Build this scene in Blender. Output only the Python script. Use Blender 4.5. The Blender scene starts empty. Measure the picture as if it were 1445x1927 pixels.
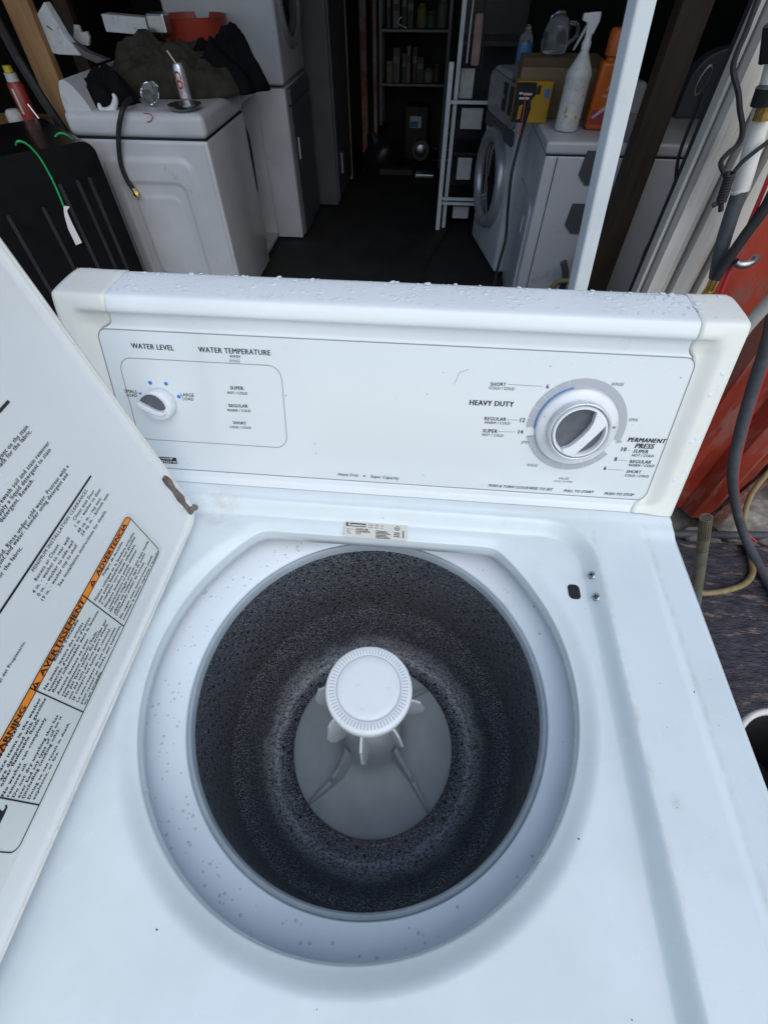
import bpy, bmesh, math, random
from mathutils import Vector, Matrix, noise

random.seed(7)
sc = bpy.context.scene
COL = sc.collection
V = Vector
R = math.radians
PI = math.pi

# ------------------------------------------------------------------ camera
TOP = 1.02                                   # height of the washer's top plane
CAM = V((0.0379, -0.1567, TOP + 0.4236))
FPX, PPX, PPY = 862.45, 722.5, 963.5         # focal length and centre in photo pixels
CM = ((0.9958370, 0.0708262, -0.0573781), (0.0911487, -0.7787547, 0.6206714), (-0.0007237, -0.6233175, -0.7819685))
cd = bpy.data.cameras.new('camera')
cam = bpy.data.objects.new('camera', cd)
COL.objects.link(cam)
cam.matrix_world = Matrix(((CM[0][0], -CM[0][1], -CM[0][2], CAM.x), (CM[1][0], -CM[1][1], -CM[1][2], CAM.y),
                           (CM[2][0], -CM[2][1], -CM[2][2], CAM.z), (0, 0, 0, 1)))
cd.sensor_fit = 'HORIZONTAL'
cd.sensor_width = 36
cd.lens = 36 * FPX / 1445
cd.clip_start = 0.01
cd.clip_end = 100
sc.camera = cam

# ------------------------------------------------------------------ light
w = bpy.data.worlds.new('World')
sc.world = w
w.use_nodes = True
nt = w.node_tree
sky = nt.nodes.new('ShaderNodeTexSky')
sky.sky_type = 'NISHITA'
sky.sun_disc = False
sky.sun_elevation = R(50)
sky.sun_rotation = R(152)
sky.air_density = 1.0
sky.ozone_density = 1.3
sky.dust_density = 1.2
bg = nt.nodes['Background']
bg.inputs['Strength'].default_value = 0.14
nt.links.new(sky.outputs[0], bg.inputs['Color'])
sd = bpy.data.lights.new('sun', 'SUN')
sd.energy = 1.2
sd.angle = R(75)
sd.color = (1.0, 1.0, 0.94)
sun = bpy.data.objects.new('sun', sd)
COL.objects.link(sun)
sun_dir = V((math.sin(R(152)) * math.cos(R(50)), math.cos(R(152)) * math.cos(R(50)), math.sin(R(50))))
sun.rotation_euler = sun_dir.to_track_quat('Z', 'Y').to_euler()
sun.location = (0, -3, 6)
sc.view_settings.view_transform = 'Standard'
sc.view_settings.look = 'None'
sc.view_settings.gamma = 1
sc.view_settings.exposure = 0.21
sc.view_settings.use_curve_mapping = False

# ------------------------------------------------------------------ helpers
def ray(px, py):
    c = (px - PPX, py - PPY, FPX)
    return V([sum(CM[i][k] * c[k] for k in range(3)) for i in range(3)])

def at(p, n, d):
    """Point of the plane n.x = d that a photo pixel looks at."""
    r = ray(*p)
    n = V(n)
    return CAM + r * ((d - n.dot(CAM)) / n.dot(r))

def az(p, z): return at(p, (0, 0, 1), z)
def ay(p, y): return at(p, (0, 1, 0), y)
def ax(p, x): return at(p, (1, 0, 0), x)

def sst(a, b, x):
    t = min(1, max(0, (x - a) / (b - a)))
    return t * t * (3 - 2 * t)

def lerp(a, b, t): return a + (b - a) * t

def mesh(name, vs, fs, m=None, parent=None, smooth=False):
    me = bpy.data.meshes.new(name)
    me.from_pydata([tuple(v) for v in vs], [], fs)
    if smooth:
        me.polygons.foreach_set('use_smooth', [True] * len(me.polygons))
    me.update()
    return link(name, me, m, parent)

def link(name, me, m=None, parent=None):
    o = bpy.data.objects.new(name, me)
    COL.objects.link(o)
    if m is not None:
        me.materials.append(m)
    if parent is not None:
        o.parent = parent
        if parent.type == 'EMPTY':
            o.matrix_parent_inverse = Matrix.Translation(-parent.location)
    return o

def thing(name, label, cat, loc=(0, 0, 0), group=None):
    o = bpy.data.objects.new(name, None)
    COL.objects.link(o)
    o.location = loc
    o.empty_display_size = .05
    return tag(o, label, cat, group)

def tag(o, label, cat, group=None, kind=None):
    o['label'] = label
    o['category'] = cat
    if group: o['group'] = group
    if kind: o['kind'] = kind
    return o

def structure(o):
    o['kind'] = 'structure'
    return o

def stuff(o):
    o['kind'] = 'stuff'
    return o

class MB:
    """Collects shapes for one mesh."""
    def __init__(self): self.v, self.f = [], []
    def add(self, vs, fs):
        k = len(self.v)
        self.v += [V(v) for v in vs]
        self.f += [[i + k for i in f] for f in fs]
        return self
    def box(self, lo, hi, rot=None, at_=None):
        lo, hi = V(lo), V(hi)
        vs = [V((x, y, z)) for x in (lo.x, hi.x) for y in (lo.y, hi.y) for z in (lo.z, hi.z)]
        if rot is not None:
            c = at_ if at_ is not None else (lo + hi) / 2
            vs = [c + rot @ (v - c) for v in vs]
        return self.add(vs, [(0, 1, 3, 2), (4, 6, 7, 5), (0, 4, 5, 1), (2, 3, 7, 6), (0, 2, 6, 4), (1, 5, 7, 3)])
    def tube(self, pts, r, n=10, sub=6, cap=True):
        P = path(pts, sub) if sub > 1 else [V(p) for p in pts]
        rad = r if callable(r) else (lambda t: r)
        up = V((0.31, 0.2, 0.93)).normalized()
        rings = []
        nrm = None
        for i, p in enumerate(P):
            d = (P[min(i + 1, len(P) - 1)] - P[max(i - 1, 0)]).normalized()
            if nrm is None:
                nrm = d.cross(up).normalized()
            nrm = (nrm - d * nrm.dot(d)).normalized()
            b = d.cross(nrm)
            rr = rad(i / (len(P) - 1))
            rings.append([p + (nrm * math.cos(2 * PI * k / n) + b * math.sin(2 * PI * k / n)) * rr for k in range(n)])
        vs = [v for g in rings for v in g]
        fs = [(i * n + k, i * n + (k + 1) % n, (i + 1) * n + (k + 1) % n, (i + 1) * n + k) for i in range(len(P) - 1) for k in range(n)]
        if cap:
            fs += [tuple(range(n - 1, -1, -1)), tuple((len(P) - 1) * n + k for k in range(n))]
        return self.add(vs, fs)
    def lathe(self, prof, n=64, c=(0, 0, 0), cap0=False, cap1=False, mat=None):
        c = V(c)
        vs, m = [], len(prof)
        for k in range(n):
            a = 2 * PI * k / n
            for r, z in prof:
                p = V((r * math.cos(a), r * math.sin(a), z))
                vs.append(c + (mat @ p if mat is not None else p))
        fs = [(k * m + i, ((k + 1) % n) * m + i, ((k + 1) % n) * m + i + 1, k * m + i + 1) for k in range(n) for i in range(m - 1)]
        if cap0: fs.append(tuple(k * m for k in range(n - 1, -1, -1)))
        if cap1: fs.append(tuple(k * m + m - 1 for k in range(n)))
        return self.add(vs, fs)
    def prism(self, pts, off):
        """Flat outline extruded by the vector off."""
        n = len(pts)
        off = V(off)
        pts = [V(p) for p in pts]
        return self.add(pts + [p + off for p in pts],
                        [tuple(range(n - 1, -1, -1)), tuple(range(n, 2 * n))] + [(i, (i + 1) % n, n + (i + 1) % n, n + i) for i in range(n)])
    def build(self, name, m, parent=None, smooth=False, bevel=0, seg=2):
        me = bpy.data.meshes.new(name)
        me.from_pydata([tuple(v) for v in self.v], [], self.f)
        bm = bmesh.new()
        bm.from_mesh(me)
        bmesh.ops.recalc_face_normals(bm, faces=bm.faces)
        if bevel:
            es = [e for e in bm.edges if len(e.link_faces) == 2 and e.calc_face_angle(0) > .5]
            bmesh.ops.bevel(bm, geom=es, offset=bevel, segments=seg, affect='EDGES', profile=.5, clamp_overlap=True)
        if smooth:
            for f in bm.faces: f.smooth = True
            for e in bm.edges:
                if len(e.link_faces) == 2 and e.calc_face_angle(0) > .7: e.smooth = False
        bm.to_mesh(me)
        bm.free()
        return link(name, me, m, parent)

def path(pts, sub=6):
    P = [V(p) for p in pts]
    out = []
    for i in range(len(P) - 1):
        p0, p1, p2, p3 = P[max(i - 1, 0)], P[i], P[i + 1], P[min(i + 2, len(P) - 1)]
        for k in range(sub):
            t = k / sub
            out.append(0.5 * ((2 * p1) + (p2 - p0) * t + (2 * p0 - 5 * p1 + 4 * p2 - p3) * t * t + (3 * p1 - p0 - 3 * p2 + p3) * t ** 3))
    out.append(P[-1])
    return out

def chaikin(L, n=2):
    for _ in range(n):
        o = [L[0]]
        for a, b in zip(L[:-1], L[1:]):
            o.append(tuple(.75 * x + .25 * y for x, y in zip(a, b)))
            o.append(tuple(.25 * x + .75 * y for x, y in zip(a, b)))
        L = o + [L[-1]]
    return L

def rrect(x0, x1, y0, y1, r, n=6):
    """Outline of a rounded rectangle; r one radius or four (from lower left, anticlockwise)."""
    rs = r if isinstance(r, (list, tuple)) else (r,) * 4
    o = []
    for (cx, cy, a0), q in zip(((x0, y0, 180), (x1, y0, 270), (x1, y1, 0), (x0, y1, 90)), rs):
        q = max(q, 1e-5)
        mx = cx + q if cx == x0 else cx - q
        my = cy + q if cy == y0 else cy - q
        for k in range(n + 1):
            a = R(a0 + 90 * k / n)
            o.append((mx + q * math.cos(a), my + q * math.sin(a)))
    return o

# ------------------------------------------------------------------ materials
def mat(name, col, rough=.5, metal=0, coat=0, var=.06, vs=9, bump=0, bs=300, trans=0, ior=1.45, spec=.5, rvar=.08, col2=None, c2s=3, c2lo=.5, c2hi=.65, stretch=(1, 1, 1)):
    m = bpy.data.materials.new(name)
    m.use_nodes = True
    N, L = m.node_tree.nodes, m.node_tree.links
    b = N['Principled BSDF']
    tc = N.new('ShaderNodeTexCoord')
    mp = N.new('ShaderNodeMapping')
    mp.inputs['Scale'].default_value = stretch
    L.new(tc.outputs['Object'], mp.inputs['Vector'])
    co = mp.outputs['Vector']
    no = N.new('ShaderNodeTexNoise')
    no.inputs['Scale'].default_value = vs
    no.inputs['Detail'].default_value = 6
    L.new(co, no.inputs['Vector'])
    r = N.new('ShaderNodeMapRange')
    r.inputs['From Min'].default_value = .3
    r.inputs['From Max'].default_value = .7
    r.inputs['To Min'].default_value = 1 - var
    r.inputs['To Max'].default_value = 1 + var
    L.new(no.outputs['Fac'], r.inputs['Value'])
    mx = N.new('ShaderNodeMix')
    mx.data_type = 'RGBA'
    mx.blend_type = 'MULTIPLY'
    mx.inputs['Factor'].default_value = 1
    mx.inputs['A'].default_value = (*col, 1)
    L.new(r.outputs['Result'], mx.inputs['B'])
    out = mx.outputs['Result']
    if col2 is not None:
        n2 = N.new('ShaderNodeTexNoise')
        n2.inputs['Scale'].default_value = c2s
        n2.inputs['Detail'].default_value = 9
        n2.inputs['Roughness'].default_value = .65
        L.new(co, n2.inputs['Vector'])
        r2 = N.new('ShaderNodeMapRange')
        r2.inputs['From Min'].default_value = c2lo
        r2.inputs['From Max'].default_value = c2hi
        L.new(n2.outputs['Fac'], r2.inputs['Value'])
        m2 = N.new('ShaderNodeMix')
        m2.data_type = 'RGBA'
        L.new(r2.outputs['Result'], m2.inputs['Factor'])
        L.new(out, m2.inputs['A'])
        m2.inputs['B'].default_value = (*col2, 1)
        out = m2.outputs['Result']
    L.new(out, b.inputs['Base Color'])
    rr = N.new('ShaderNodeMapRange')
    rr.inputs['To Min'].default_value = max(0, rough - rvar)
    rr.inputs['To Max'].default_value = min(1, rough + rvar)
    L.new(no.outputs['Fac'], rr.inputs['Value'])
    L.new(rr.outputs['Result'], b.inputs['Roughness'])
    b.inputs['Metallic'].default_value = metal
    b.inputs['Coat Weight'].default_value = coat
    b.inputs['Coat Roughness'].default_value = .06
    b.inputs['Transmission Weight'].default_value = trans
    b.inputs['IOR'].default_value = ior
    b.inputs['Specular IOR Level'].default_value = spec
    if bump:
        nb = N.new('ShaderNodeTexNoise')
        nb.inputs['Scale'].default_value = bs
        nb.inputs['Detail'].default_value = 4
        L.new(co, nb.inputs['Vector'])
        bp = N.new('ShaderNodeBump')
        bp.inputs['Strength'].default_value = bump
        bp.inputs['Distance'].default_value = .002
        L.new(nb.outputs['Fac'], bp.inputs['Height'])
        L.new(bp.outputs['Normal'], b.inputs['Normal'])
    return m

ENAMEL = mat('white_enamel', (.735, .805, .825), .24, coat=.35, var=.02, vs=5, bump=.02, bs=90, rvar=.06)
LIDPAINT = mat('lid_enamel', (.76, .79, .78), .30, coat=.25, var=.025, vs=7, bump=.03, bs=120)
PLASTIC_W = mat('white_plastic', (.76, .83, .88), .34, var=.03, vs=14, bump=.05, bs=500, col2=(.60, .57, .52), c2s=11, c2lo=.66, c2hi=.80)
PANEL = mat('panel_sheet', (.70, .75, .76), .12, coat=.5, var=.015, vs=4)
CONSOLE_W = mat('console_white', (.77, .82, .83), .30, var=.02, vs=10, bump=.12, bs=160)
CREAM = mat('cream_plastic', (.79, .80, .73), .36, var=.04, vs=12, bump=.12, bs=170, col2=(.66, .62, .52), c2s=9, c2lo=.62, c2hi=.80)
RIM = mat('basket_rim_grey', (.36, .42, .46), .4, var=.08, vs=40)
AGI = mat('agitator_grey', (.53, .60, .63), .55, var=.07, vs=30, bump=.05, bs=500)
CAPW = mat('agitator_cap_white', (.77, .82, .83), .35, var=.02, vs=50, col2=(.62, .64, .68), c2s=70, c2lo=.60, c2hi=.75)
INK = mat('black_ink', (.012, .012, .016), .45, var=.1)
INKG = mat('grey_ink', (.25, .26, .29), .45)
INKB = mat('blue_ink', (.03, .20, .62), .4)
DIALG = mat('dial_print_grey', (.42, .44, .47), .35, var=.03)
WHITEINK = mat('white_ink', (.82, .83, .84), .4)
ORANGE = mat('warning_orange', (.92, .27, .025), .4, var=.05)
STICKER = mat('label_paper', (.70, .73, .70), .4, var=.04, vs=20, col2=(.62, .58, .48), c2s=14, c2lo=.63, c2hi=.75)
PLATE = mat('rating_label', (.70, .68, .60), .4, var=.04)
CHROME = mat('chrome', (.66, .68, .70), .30, metal=.55, var=.12, vs=90)
SILVER = mat('dial_skirt', (.70, .72, .73), .35, metal=.1, coat=.4, var=.06, vs=60)
KNOBW = mat('knob_white', (.78, .80, .82), .28, coat=.3, var=.03, vs=60)
KNOBG = mat('knob_grey', (.10, .11, .125), .42, var=.12, vs=120)
DARK = mat('dark_gap', (.012, .012, .013), .7)
RUSTY = mat('hinge_steel', (.20, .17, .15), .38, metal=.7, var=.3, vs=120, col2=(.10, .045, .02), c2s=90, c2lo=.5, c2hi=.7)
STEEL = mat('steel', (.42, .43, .44), .32, metal=1, var=.15, vs=60)
BLACKP = mat('black_plastic', (.014, .014, .016), .35, var=.2, vs=30)
RUBBER = mat('black_rubber', (.018, .018, .019), .6, var=.2, vs=60, bump=.1)
BRASS = mat('brass', (.62, .42, .12), .28, metal=1, var=.2, vs=120)

def stained_enamel():
    m = mat('stained_enamel', (.735, .805, .825), .26, coat=.35, var=.03, vs=6, bump=.03, bs=90, rvar=.10, col2=(.60, .65, .63), c2s=7, c2lo=.45, c2hi=1.0)
    N, L = m.node_tree.nodes, m.node_tree.links
    b = N['Principled BSDF']
    src = b.inputs['Base Color'].links[0].from_socket
    tc = N.new('ShaderNodeTexCoord')
    sx = N.new('ShaderNodeSeparateXYZ')
    L.new(tc.outputs['Object'], sx.inputs[0])
    def math_(op, a, c=None, d=None):
        n = N.new('ShaderNodeMath')
        n.operation = op
        for i, q in enumerate((a, c, d)):
            if q is None: continue
            if isinstance(q, (int, float)): n.inputs[i].default_value = q
            else: L.new(q, n.inputs[i])
        return n.outputs[0]
    def band(c, h):                                   # dirt caught along a pressed edge at x = c
        d = math_('ABSOLUTE', math_('SUBTRACT', sx.outputs['X'], c))
        return math_('SUBTRACT', 1, math_('MINIMUM', math_('DIVIDE', d, h), 1))
    def blot(x, y, r):
        cb = N.new('ShaderNodeCombineXYZ')
        L.new(math_('SUBTRACT', sx.outputs['X'], x), cb.inputs[0])
        L.new(math_('SUBTRACT', sx.outputs['Y'], y), cb.inputs[1])
        ln = N.new('ShaderNodeVectorMath')
        ln.operation = 'LENGTH'
        L.new(cb.outputs[0], ln.inputs[0])
        return math_('SUBTRACT', 1, math_('MINIMUM', math_('DIVIDE', ln.outputs['Value'], r), 1))
    nz = N.new('ShaderNodeTexNoise')
    nz.inputs['Scale'].default_value = 55
    nz.inputs['Detail'].default_value = 8
    nz.inputs['Roughness'].default_value = .7
    L.new(tc.outputs['Object'], nz.inputs['Vector'])
    mr = N.new('ShaderNodeMapRange')
    mr.inputs['From Min'].default_value = .42
    mr.inputs['From Max'].default_value = .66
    L.new(nz.outputs['Fac'], mr.inputs['Value'])
    tot = math_('ADD', math_('ADD', band(.2470, .0042), band(.3100, .0045)), math_('ADD', math_('MULTIPLY', blot(-.195, .172, .035), 1.3), math_('ADD', math_('MULTIPLY', blot(.150, .186, .020), .5), blot(.262, -.09, .008))))
    fac = math_('MULTIPLY', math_('MINIMUM', math_('MULTIPLY', tot, mr.outputs[0]), 1), .34)
    mx = N.new('ShaderNodeMix')
    mx.data_type = 'RGBA'
    L.new(fac, mx.inputs['Factor'])
    L.new(src, mx.inputs['A'])
    mx.inputs['B'].default_value = (.42, .33, .22, 1)
    L.new(mx.outputs['Result'], b.inputs['Base Color'])
    return m
STAINED = stained_enamel()

def speckle_material():
    m = bpy.data.materials.new('speckled_porcelain')
    m.use_nodes = True
    N, L = m.node_tree.nodes, m.node_tree.links
    b = N['Principled BSDF']
    tc = N.new('ShaderNodeTexCoord')
    n1 = N.new('ShaderNodeTexNoise')
    n1.inputs['Scale'].default_value = 620
    n1.inputs['Detail'].default_value = 3
    n1.inputs['Roughness'].default_value = .7
    L.new(tc.outputs['Object'], n1.inputs['Vector'])
    cr = N.new('ShaderNodeValToRGB')
    cr.color_ramp.elements[0].position = .50
    cr.color_ramp.elements[0].color = (.007, .008, .010, 1)
    cr.color_ramp.elements[1].position = .68
    cr.color_ramp.elements[1].color = (.56, .61, .68, 1)
    L.new(n1.outputs['Fac'], cr.inputs['Fac'])
    # limescale rings left on the floor of the basket
    sx = N.new('ShaderNodeSeparateXYZ')
    L.new(tc.outputs['Object'], sx.inputs[0])
    cx = N.new('ShaderNodeMath'); cx.operation = 'SUBTRACT'; cx.inputs[1].default_value = .006
    L.new(sx.outputs['X'], cx.inputs[0])
    cb = N.new('ShaderNodeCombineXYZ')
    L.new(cx.outputs[0], cb.inputs[0]); L.new(sx.outputs['Y'], cb.inputs[1])
    ln = N.new('ShaderNodeVectorMath'); ln.operation = 'LENGTH'
    L.new(cb.outputs[0], ln.inputs[0])
    nz = N.new('ShaderNodeTexNoise'); nz.inputs['Scale'].default_value = 28; nz.inputs['Detail'].default_value = 5
    L.new(tc.outputs['Object'], nz.inputs['Vector'])
    ad = N.new('ShaderNodeMath'); ad.operation = 'MULTIPLY_ADD'; ad.inputs[1].default_value = .022
    L.new(nz.outputs['Fac'], ad.inputs[0]); L.new(ln.outputs['Value'], ad.inputs[2])
    rg = N.new('ShaderNodeValToRGB')
    e = rg.color_ramp.elements
    e[0].position = .142; e[0].color = (0, 0, 0, 1)
    e[1].position = .187; e[1].color = (0, 0, 0, 1)
    for p, c in ((.152, .25), (.158, .85), (.164, .35), (.170, .6), (.176, .15)):
        q = e.new(p); q.color = (c, c, c, 1)
    L.new(ad.outputs[0], rg.inputs['Fac'])
    zz = N.new('ShaderNodeMapRange')                 # only on the floor, not on the wall
    zz.inputs['From Min'].default_value = TOP - .312; zz.inputs['From Max'].default_value = TOP - .332
    L.new(sx.outputs['Z'], zz.inputs['Value'])
    mu = N.new('ShaderNodeMath'); mu.operation = 'MULTIPLY'
    L.new(rg.outputs['Color'], mu.inputs[0]); L.new(zz.outputs[0], mu.inputs[1])
    n3 = N.new('ShaderNodeTexNoise'); n3.inputs['Scale'].default_value = 300; n3.inputs['Detail'].default_value = 4
    L.new(tc.outputs['Object'], n3.inputs['Vector'])
    m3 = N.new('ShaderNodeMapRange'); m3.inputs['From Min'].default_value = .36; m3.inputs['From Max'].default_value = .58
    L.new(n3.outputs['Fac'], m3.inputs['Value'])
    m4 = N.new('ShaderNodeMath'); m4.operation = 'MULTIPLY'
    L.new(mu.outputs[0], m4.inputs[0]); L.new(m3.outputs[0], m4.inputs[1])
    mx = N.new('ShaderNodeMix'); mx.data_type = 'RGBA'
    L.new(m4.outputs[0], mx.inputs['Factor']); L.new(cr.outputs['Color'], mx.inputs['A'])
    mx.inputs['B'].default_value = (.60, .63, .68, 1)
    L.new(mx.outputs['Result'], b.inputs['Base Color'])
    b.inputs['Roughness'].default_value = .3
    bp = N.new('ShaderNodeBump'); bp.inputs['Strength'].default_value = .25; bp.inputs['Distance'].default_value = .001
    L.new(n1.outputs['Fac'], bp.inputs['Height']); L.new(bp.outputs['Normal'], b.inputs['Normal'])
    return m
SPECK = speckle_material()

# ------------------------------------------------------------------ lettering
PENDING = []
def text(s, A, B, plane, key, m, parent, pre='', bold=0, italic=0, ys=1, lift=.0003, space=1.0):
    """Lettering whose baseline runs from photo pixel A to B on a plane (n, d)."""
    PENDING.append(dict(s=s, A=at(A, *plane), B=at(B, *plane), n=V(plane[0]).normalized(), key=key, m=m, parent=parent, pre=pre, bold=bold, italic=italic, ys=ys, lift=lift, space=space))

def text3(s, A, B, n, key, m, parent, bold=0, italic=0, ys=1, lift=.0003, warp=None):
    PENDING.append(dict(s=s, A=V(A), B=V(B), n=V(n).normalized(), key=key, m=m, parent=parent, pre='', bold=bold, italic=italic, ys=ys, lift=lift, warp=warp))

def flush_text():
    tmp = []
    for t in PENDING:
        for k, body in (('o', t['pre'] + t['s']), ('ov', t['s'] if t['pre'] else None)):
            if body is None: continue
            cu = bpy.data.curves.new('t', 'FONT')
            cu.body = body
            cu.resolution_u = 2
            cu.shear = t['italic']
            cu.space_character = t.get('space', 1.0)
            o = bpy.data.objects.new('t', cu)
            COL.objects.link(o)
            t[k] = o
            tmp.append((o, cu))
    dg = bpy.context.evaluated_depsgraph_get()
    dg.update()
    groups = {}
    for t in PENDING:
        me = t['o'].evaluated_get(dg).to_mesh()
        vs = [v.co.copy() for v in me.vertices]
        fs = [tuple(p.vertices) for p in me.polygons]
        x0, x1 = min(v.x for v in vs), max(v.x for v in vs)
        wv = x1 - x0
        t['o'].evaluated_get(dg).to_mesh_clear()
        if 'ov' in t:
            m2 = t['ov'].evaluated_get(dg).to_mesh()
            xs = [v.co.x for v in m2.vertices]
            wv = max(xs) - min(xs)
            t['ov'].evaluated_get(dg).to_mesh_clear()
        d = t['B'] - t['A']
        s = d.length / wv
        d.normalize()
        up = t['n'].cross(d).normalized()
        P = [t['B'] + d * ((v.x - x1) * s) + up * (v.y * s * t['ys']) + t['n'] * t['lift'] for v in vs]
        if t.get('warp'): P = [t['warp'](p) for p in P]
        g = groups.setdefault((t['key'], t['m'].name, len(groups)), dict(mb=MB(), t=t))
        g['mb'].add(P, fs)
        if t['bold'] > 0:                              # heavier weight: the same outline again, a hair to the side
            for q in (1, 2):
                g['mb'].add([p + d * (t['bold'] * 1.6 * q * s) + t['n'] * (.00002 * q) for p in P], fs)
    for o, cu in tmp:
        bpy.data.objects.remove(o)
        bpy.data.curves.remove(cu)
    for (key, _, _), g in groups.items():
        mesh(key, g['mb'].v, g['mb'].f, g['t']['m'], g['t']['parent'])

def stroke(mb, pts, wd, n, lift=.0003, closed=False):
    """Printed line of width wd through 3-D points on a plane with normal n."""
    n = V(n).normalized()
    P = [V(p) for p in pts]
    L = len(P)
    vs = []
    for i, p in enumerate(P):
        a = P[(i - 1) % L] if closed or i else p
        b = P[(i + 1) % L] if closed or i < L - 1 else p
        s = n.cross((b - a).normalized())
        vs += [p + s * wd / 2 + n * lift, p - s * wd / 2 + n * lift]
    m = L if closed else L - 1
    mb.add(vs, [(2 * i, 2 * i + 1, (2 * i + 3) % (2 * L), (2 * i + 2) % (2 * L)) for i in range(m)])

# ------------------------------------------------------------------ the setting
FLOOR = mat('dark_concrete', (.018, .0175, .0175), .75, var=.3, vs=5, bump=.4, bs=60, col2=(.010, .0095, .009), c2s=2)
DIRT = mat('yard_dirt', (.20, .19, .175), .85, var=.3, vs=14, bump=.8, bs=70, col2=(.07, .065, .06), c2s=6, c2lo=.42, c2hi=.6)
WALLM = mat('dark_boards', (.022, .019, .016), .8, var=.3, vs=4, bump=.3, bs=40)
structure(mesh('ground', [(-14, -12, -.004), (14, -12, -.004), (14, 1.9, -.004), (-14, 1.9, -.004)], [(0, 1, 2, 3)], DIRT))
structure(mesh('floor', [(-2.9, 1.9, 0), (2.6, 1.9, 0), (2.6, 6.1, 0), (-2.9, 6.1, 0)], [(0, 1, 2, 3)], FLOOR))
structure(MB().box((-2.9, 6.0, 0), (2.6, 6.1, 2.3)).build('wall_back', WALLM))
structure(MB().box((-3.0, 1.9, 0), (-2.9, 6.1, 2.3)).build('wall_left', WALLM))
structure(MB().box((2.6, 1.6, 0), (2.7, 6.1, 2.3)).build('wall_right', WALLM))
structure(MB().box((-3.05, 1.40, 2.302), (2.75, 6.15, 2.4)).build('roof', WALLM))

# ------------------------------------------------------------------ the washing machine
W = thing('washing_machine', 'white top-loading washing machine with its lid standing open and knobs on a sloping console', 'washer', (0, -.03, .081))
XR, YF, YB = .343, -.36, .335
AX = .006                                            # axis of the basket

# cabinet below the top
cb_ = MB()
outl = rrect(-XR + .004, XR - .004, YF + .004, YB - .004, .012, 4)
cb_.prism([(x, y, .10) for x, y in outl], (0, 0, TOP - .012 - .10))
cb_.f = [f for f in cb_.f if len(f) == 4 or f[0] > len(outl)]       # open on top, under the pressed panel
cb_.f = [f for f in cb_.f if len(f) == 4]
cb_.build('cabinet', ENAMEL, W, smooth=True)

def r_open(a):
    """Outline of the tub opening: a circle cut flat towards the console."""
    r = .2085
    s = math.sin(a)
    if s > .05:
        q = .156 / s
        k = 60
        return -math.log(math.exp(-k * r * 5) + math.exp(-k * q * 5)) / (k * 5)
    return r

def r_edge(a):
    c, s = math.cos(a), math.sin(a)
    t = 9
    if c > 1e-6: t = min(t, XR / c)
    if c < -1e-6: t = min(t, -XR / c)
    if s > 1e-6: t = min(t, YB / s)
    if s < -1e-6: t = min(t, YF / s)
    return t

def top_height(x, y, rho):
    # lid well with rounded rear corners
    x0, x1, y1, rad = -.262, .2465, .186, .052
    dx = min(x - x0, x1 - x)
    dy = y1 - y
    if dx < rad and dy < rad:
        d = rad - math.hypot(rad - dx, rad - dy)
    else:
        d = min(dx, dy)
    z = -.0175 * sst(0, .0130, d)
    # pressed step along both sides
    z -= .0042 * sst(.2955, .3095, abs(x)) * (1 - sst(.168, .186, y))
    z += .0022 * sst(.1885, .197, y)
    # funnel towards the tub
    z -= .0100 * (1 - sst(-.004, .0165, rho)) * (1 if y < .1 else 1 - .5 * sst(.1, .16, y))
    # rolled outer edge
    e = min(XR - abs(x), y - YF)
    if e < .007: z -= .007 * (1 - math.sqrt(max(0, 1 - (1 - e / .007) ** 2)))
    return z

NA, NR = 640, 128
vs, fs = [], []
for i in range(NA):
    a = 2 * PI * i / NA
    ri, ro = r_open(a), r_edge(a)
    c, s = math.cos(a), math.sin(a)
    zi = TOP + top_height(ri * c, ri * s, 0)
    for dr, dz in ((.006, -.022), (.0012, -.0195), (-.0004, -.010), (-.0006, -.005), (0, -.0018)):     # rolled inner lip
        vs.append(((ri + dr) * c, (ri + dr) * s, zi + dz))
    for j in range(NR + 1):
        t = j / NR
        r = ri + (ro - ri) * t
        vs.append((r * c, r * s, TOP + top_height(r * c, r * s, r - ri)))
M_ = NR + 6
for i in range(NA):
    k = (i + 1) % NA
    for j in range(M_ - 1):
        fs.append((i * M_ + j, i * M_ + j + 1, k * M_ + j + 1, k * M_ + j))
mesh('top_panel', vs, fs, STAINED, W, smooth=True)
# turned-down skirt of the top
sk = MB()
o1 = rrect(-XR, XR, YF, YB, .004, 3)
n_ = len(o1)
sk.add([(x, y, TOP - .0068 - (.0042 if y < .16 else 0)) for x, y in o1] + [(x, y, TOP - .03) for x, y in o1], [(i, (i + 1) % n_, n_ + (i + 1) % n_, n_ + i) for i in range(n_)])
sk.build('top_skirt', ENAMEL, W)

# white splash ring, grey basket rim and speckled basket
MB().lathe([(.238, -.070), (.238, -.0600), (.226, -.0620), (.212, -.0655), (.200, -.0695), (.1925, -.0725), (.1884, -.0750), (.1872, -.0790)], 160, (AX, 0, TOP)).build('tub_ring', PLASTIC_W, W, smooth=True)
rim = MB().lathe([(.1876, -.090), (.1874, -.0785), (.1866, -.0764), (.1850, -.0758), (.1834, -.0766), (.1824, -.0790), (.1825, -.088)], 160, (AX, 0, TOP)).build('basket_rim', RIM, W, smooth=True)
prof = chaikin([(.1827, -.082), (.1855, -.12), (.1895, -.18), (.1915, -.235), (.1915, -.262), (.1895, -.272), (.1830, -.2825), (.1755, -.300), (.1680, -.322), (.1600, -.342), (.1540, -.350), (.148, -.348), (.139, -.352), (.122, -.352), (.09, -.345), (.03, -.340)], 2)
basket = MB().lathe(prof, 160, (AX, 0, TOP)).build('basket', SPECK, W, smooth=True)

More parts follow.
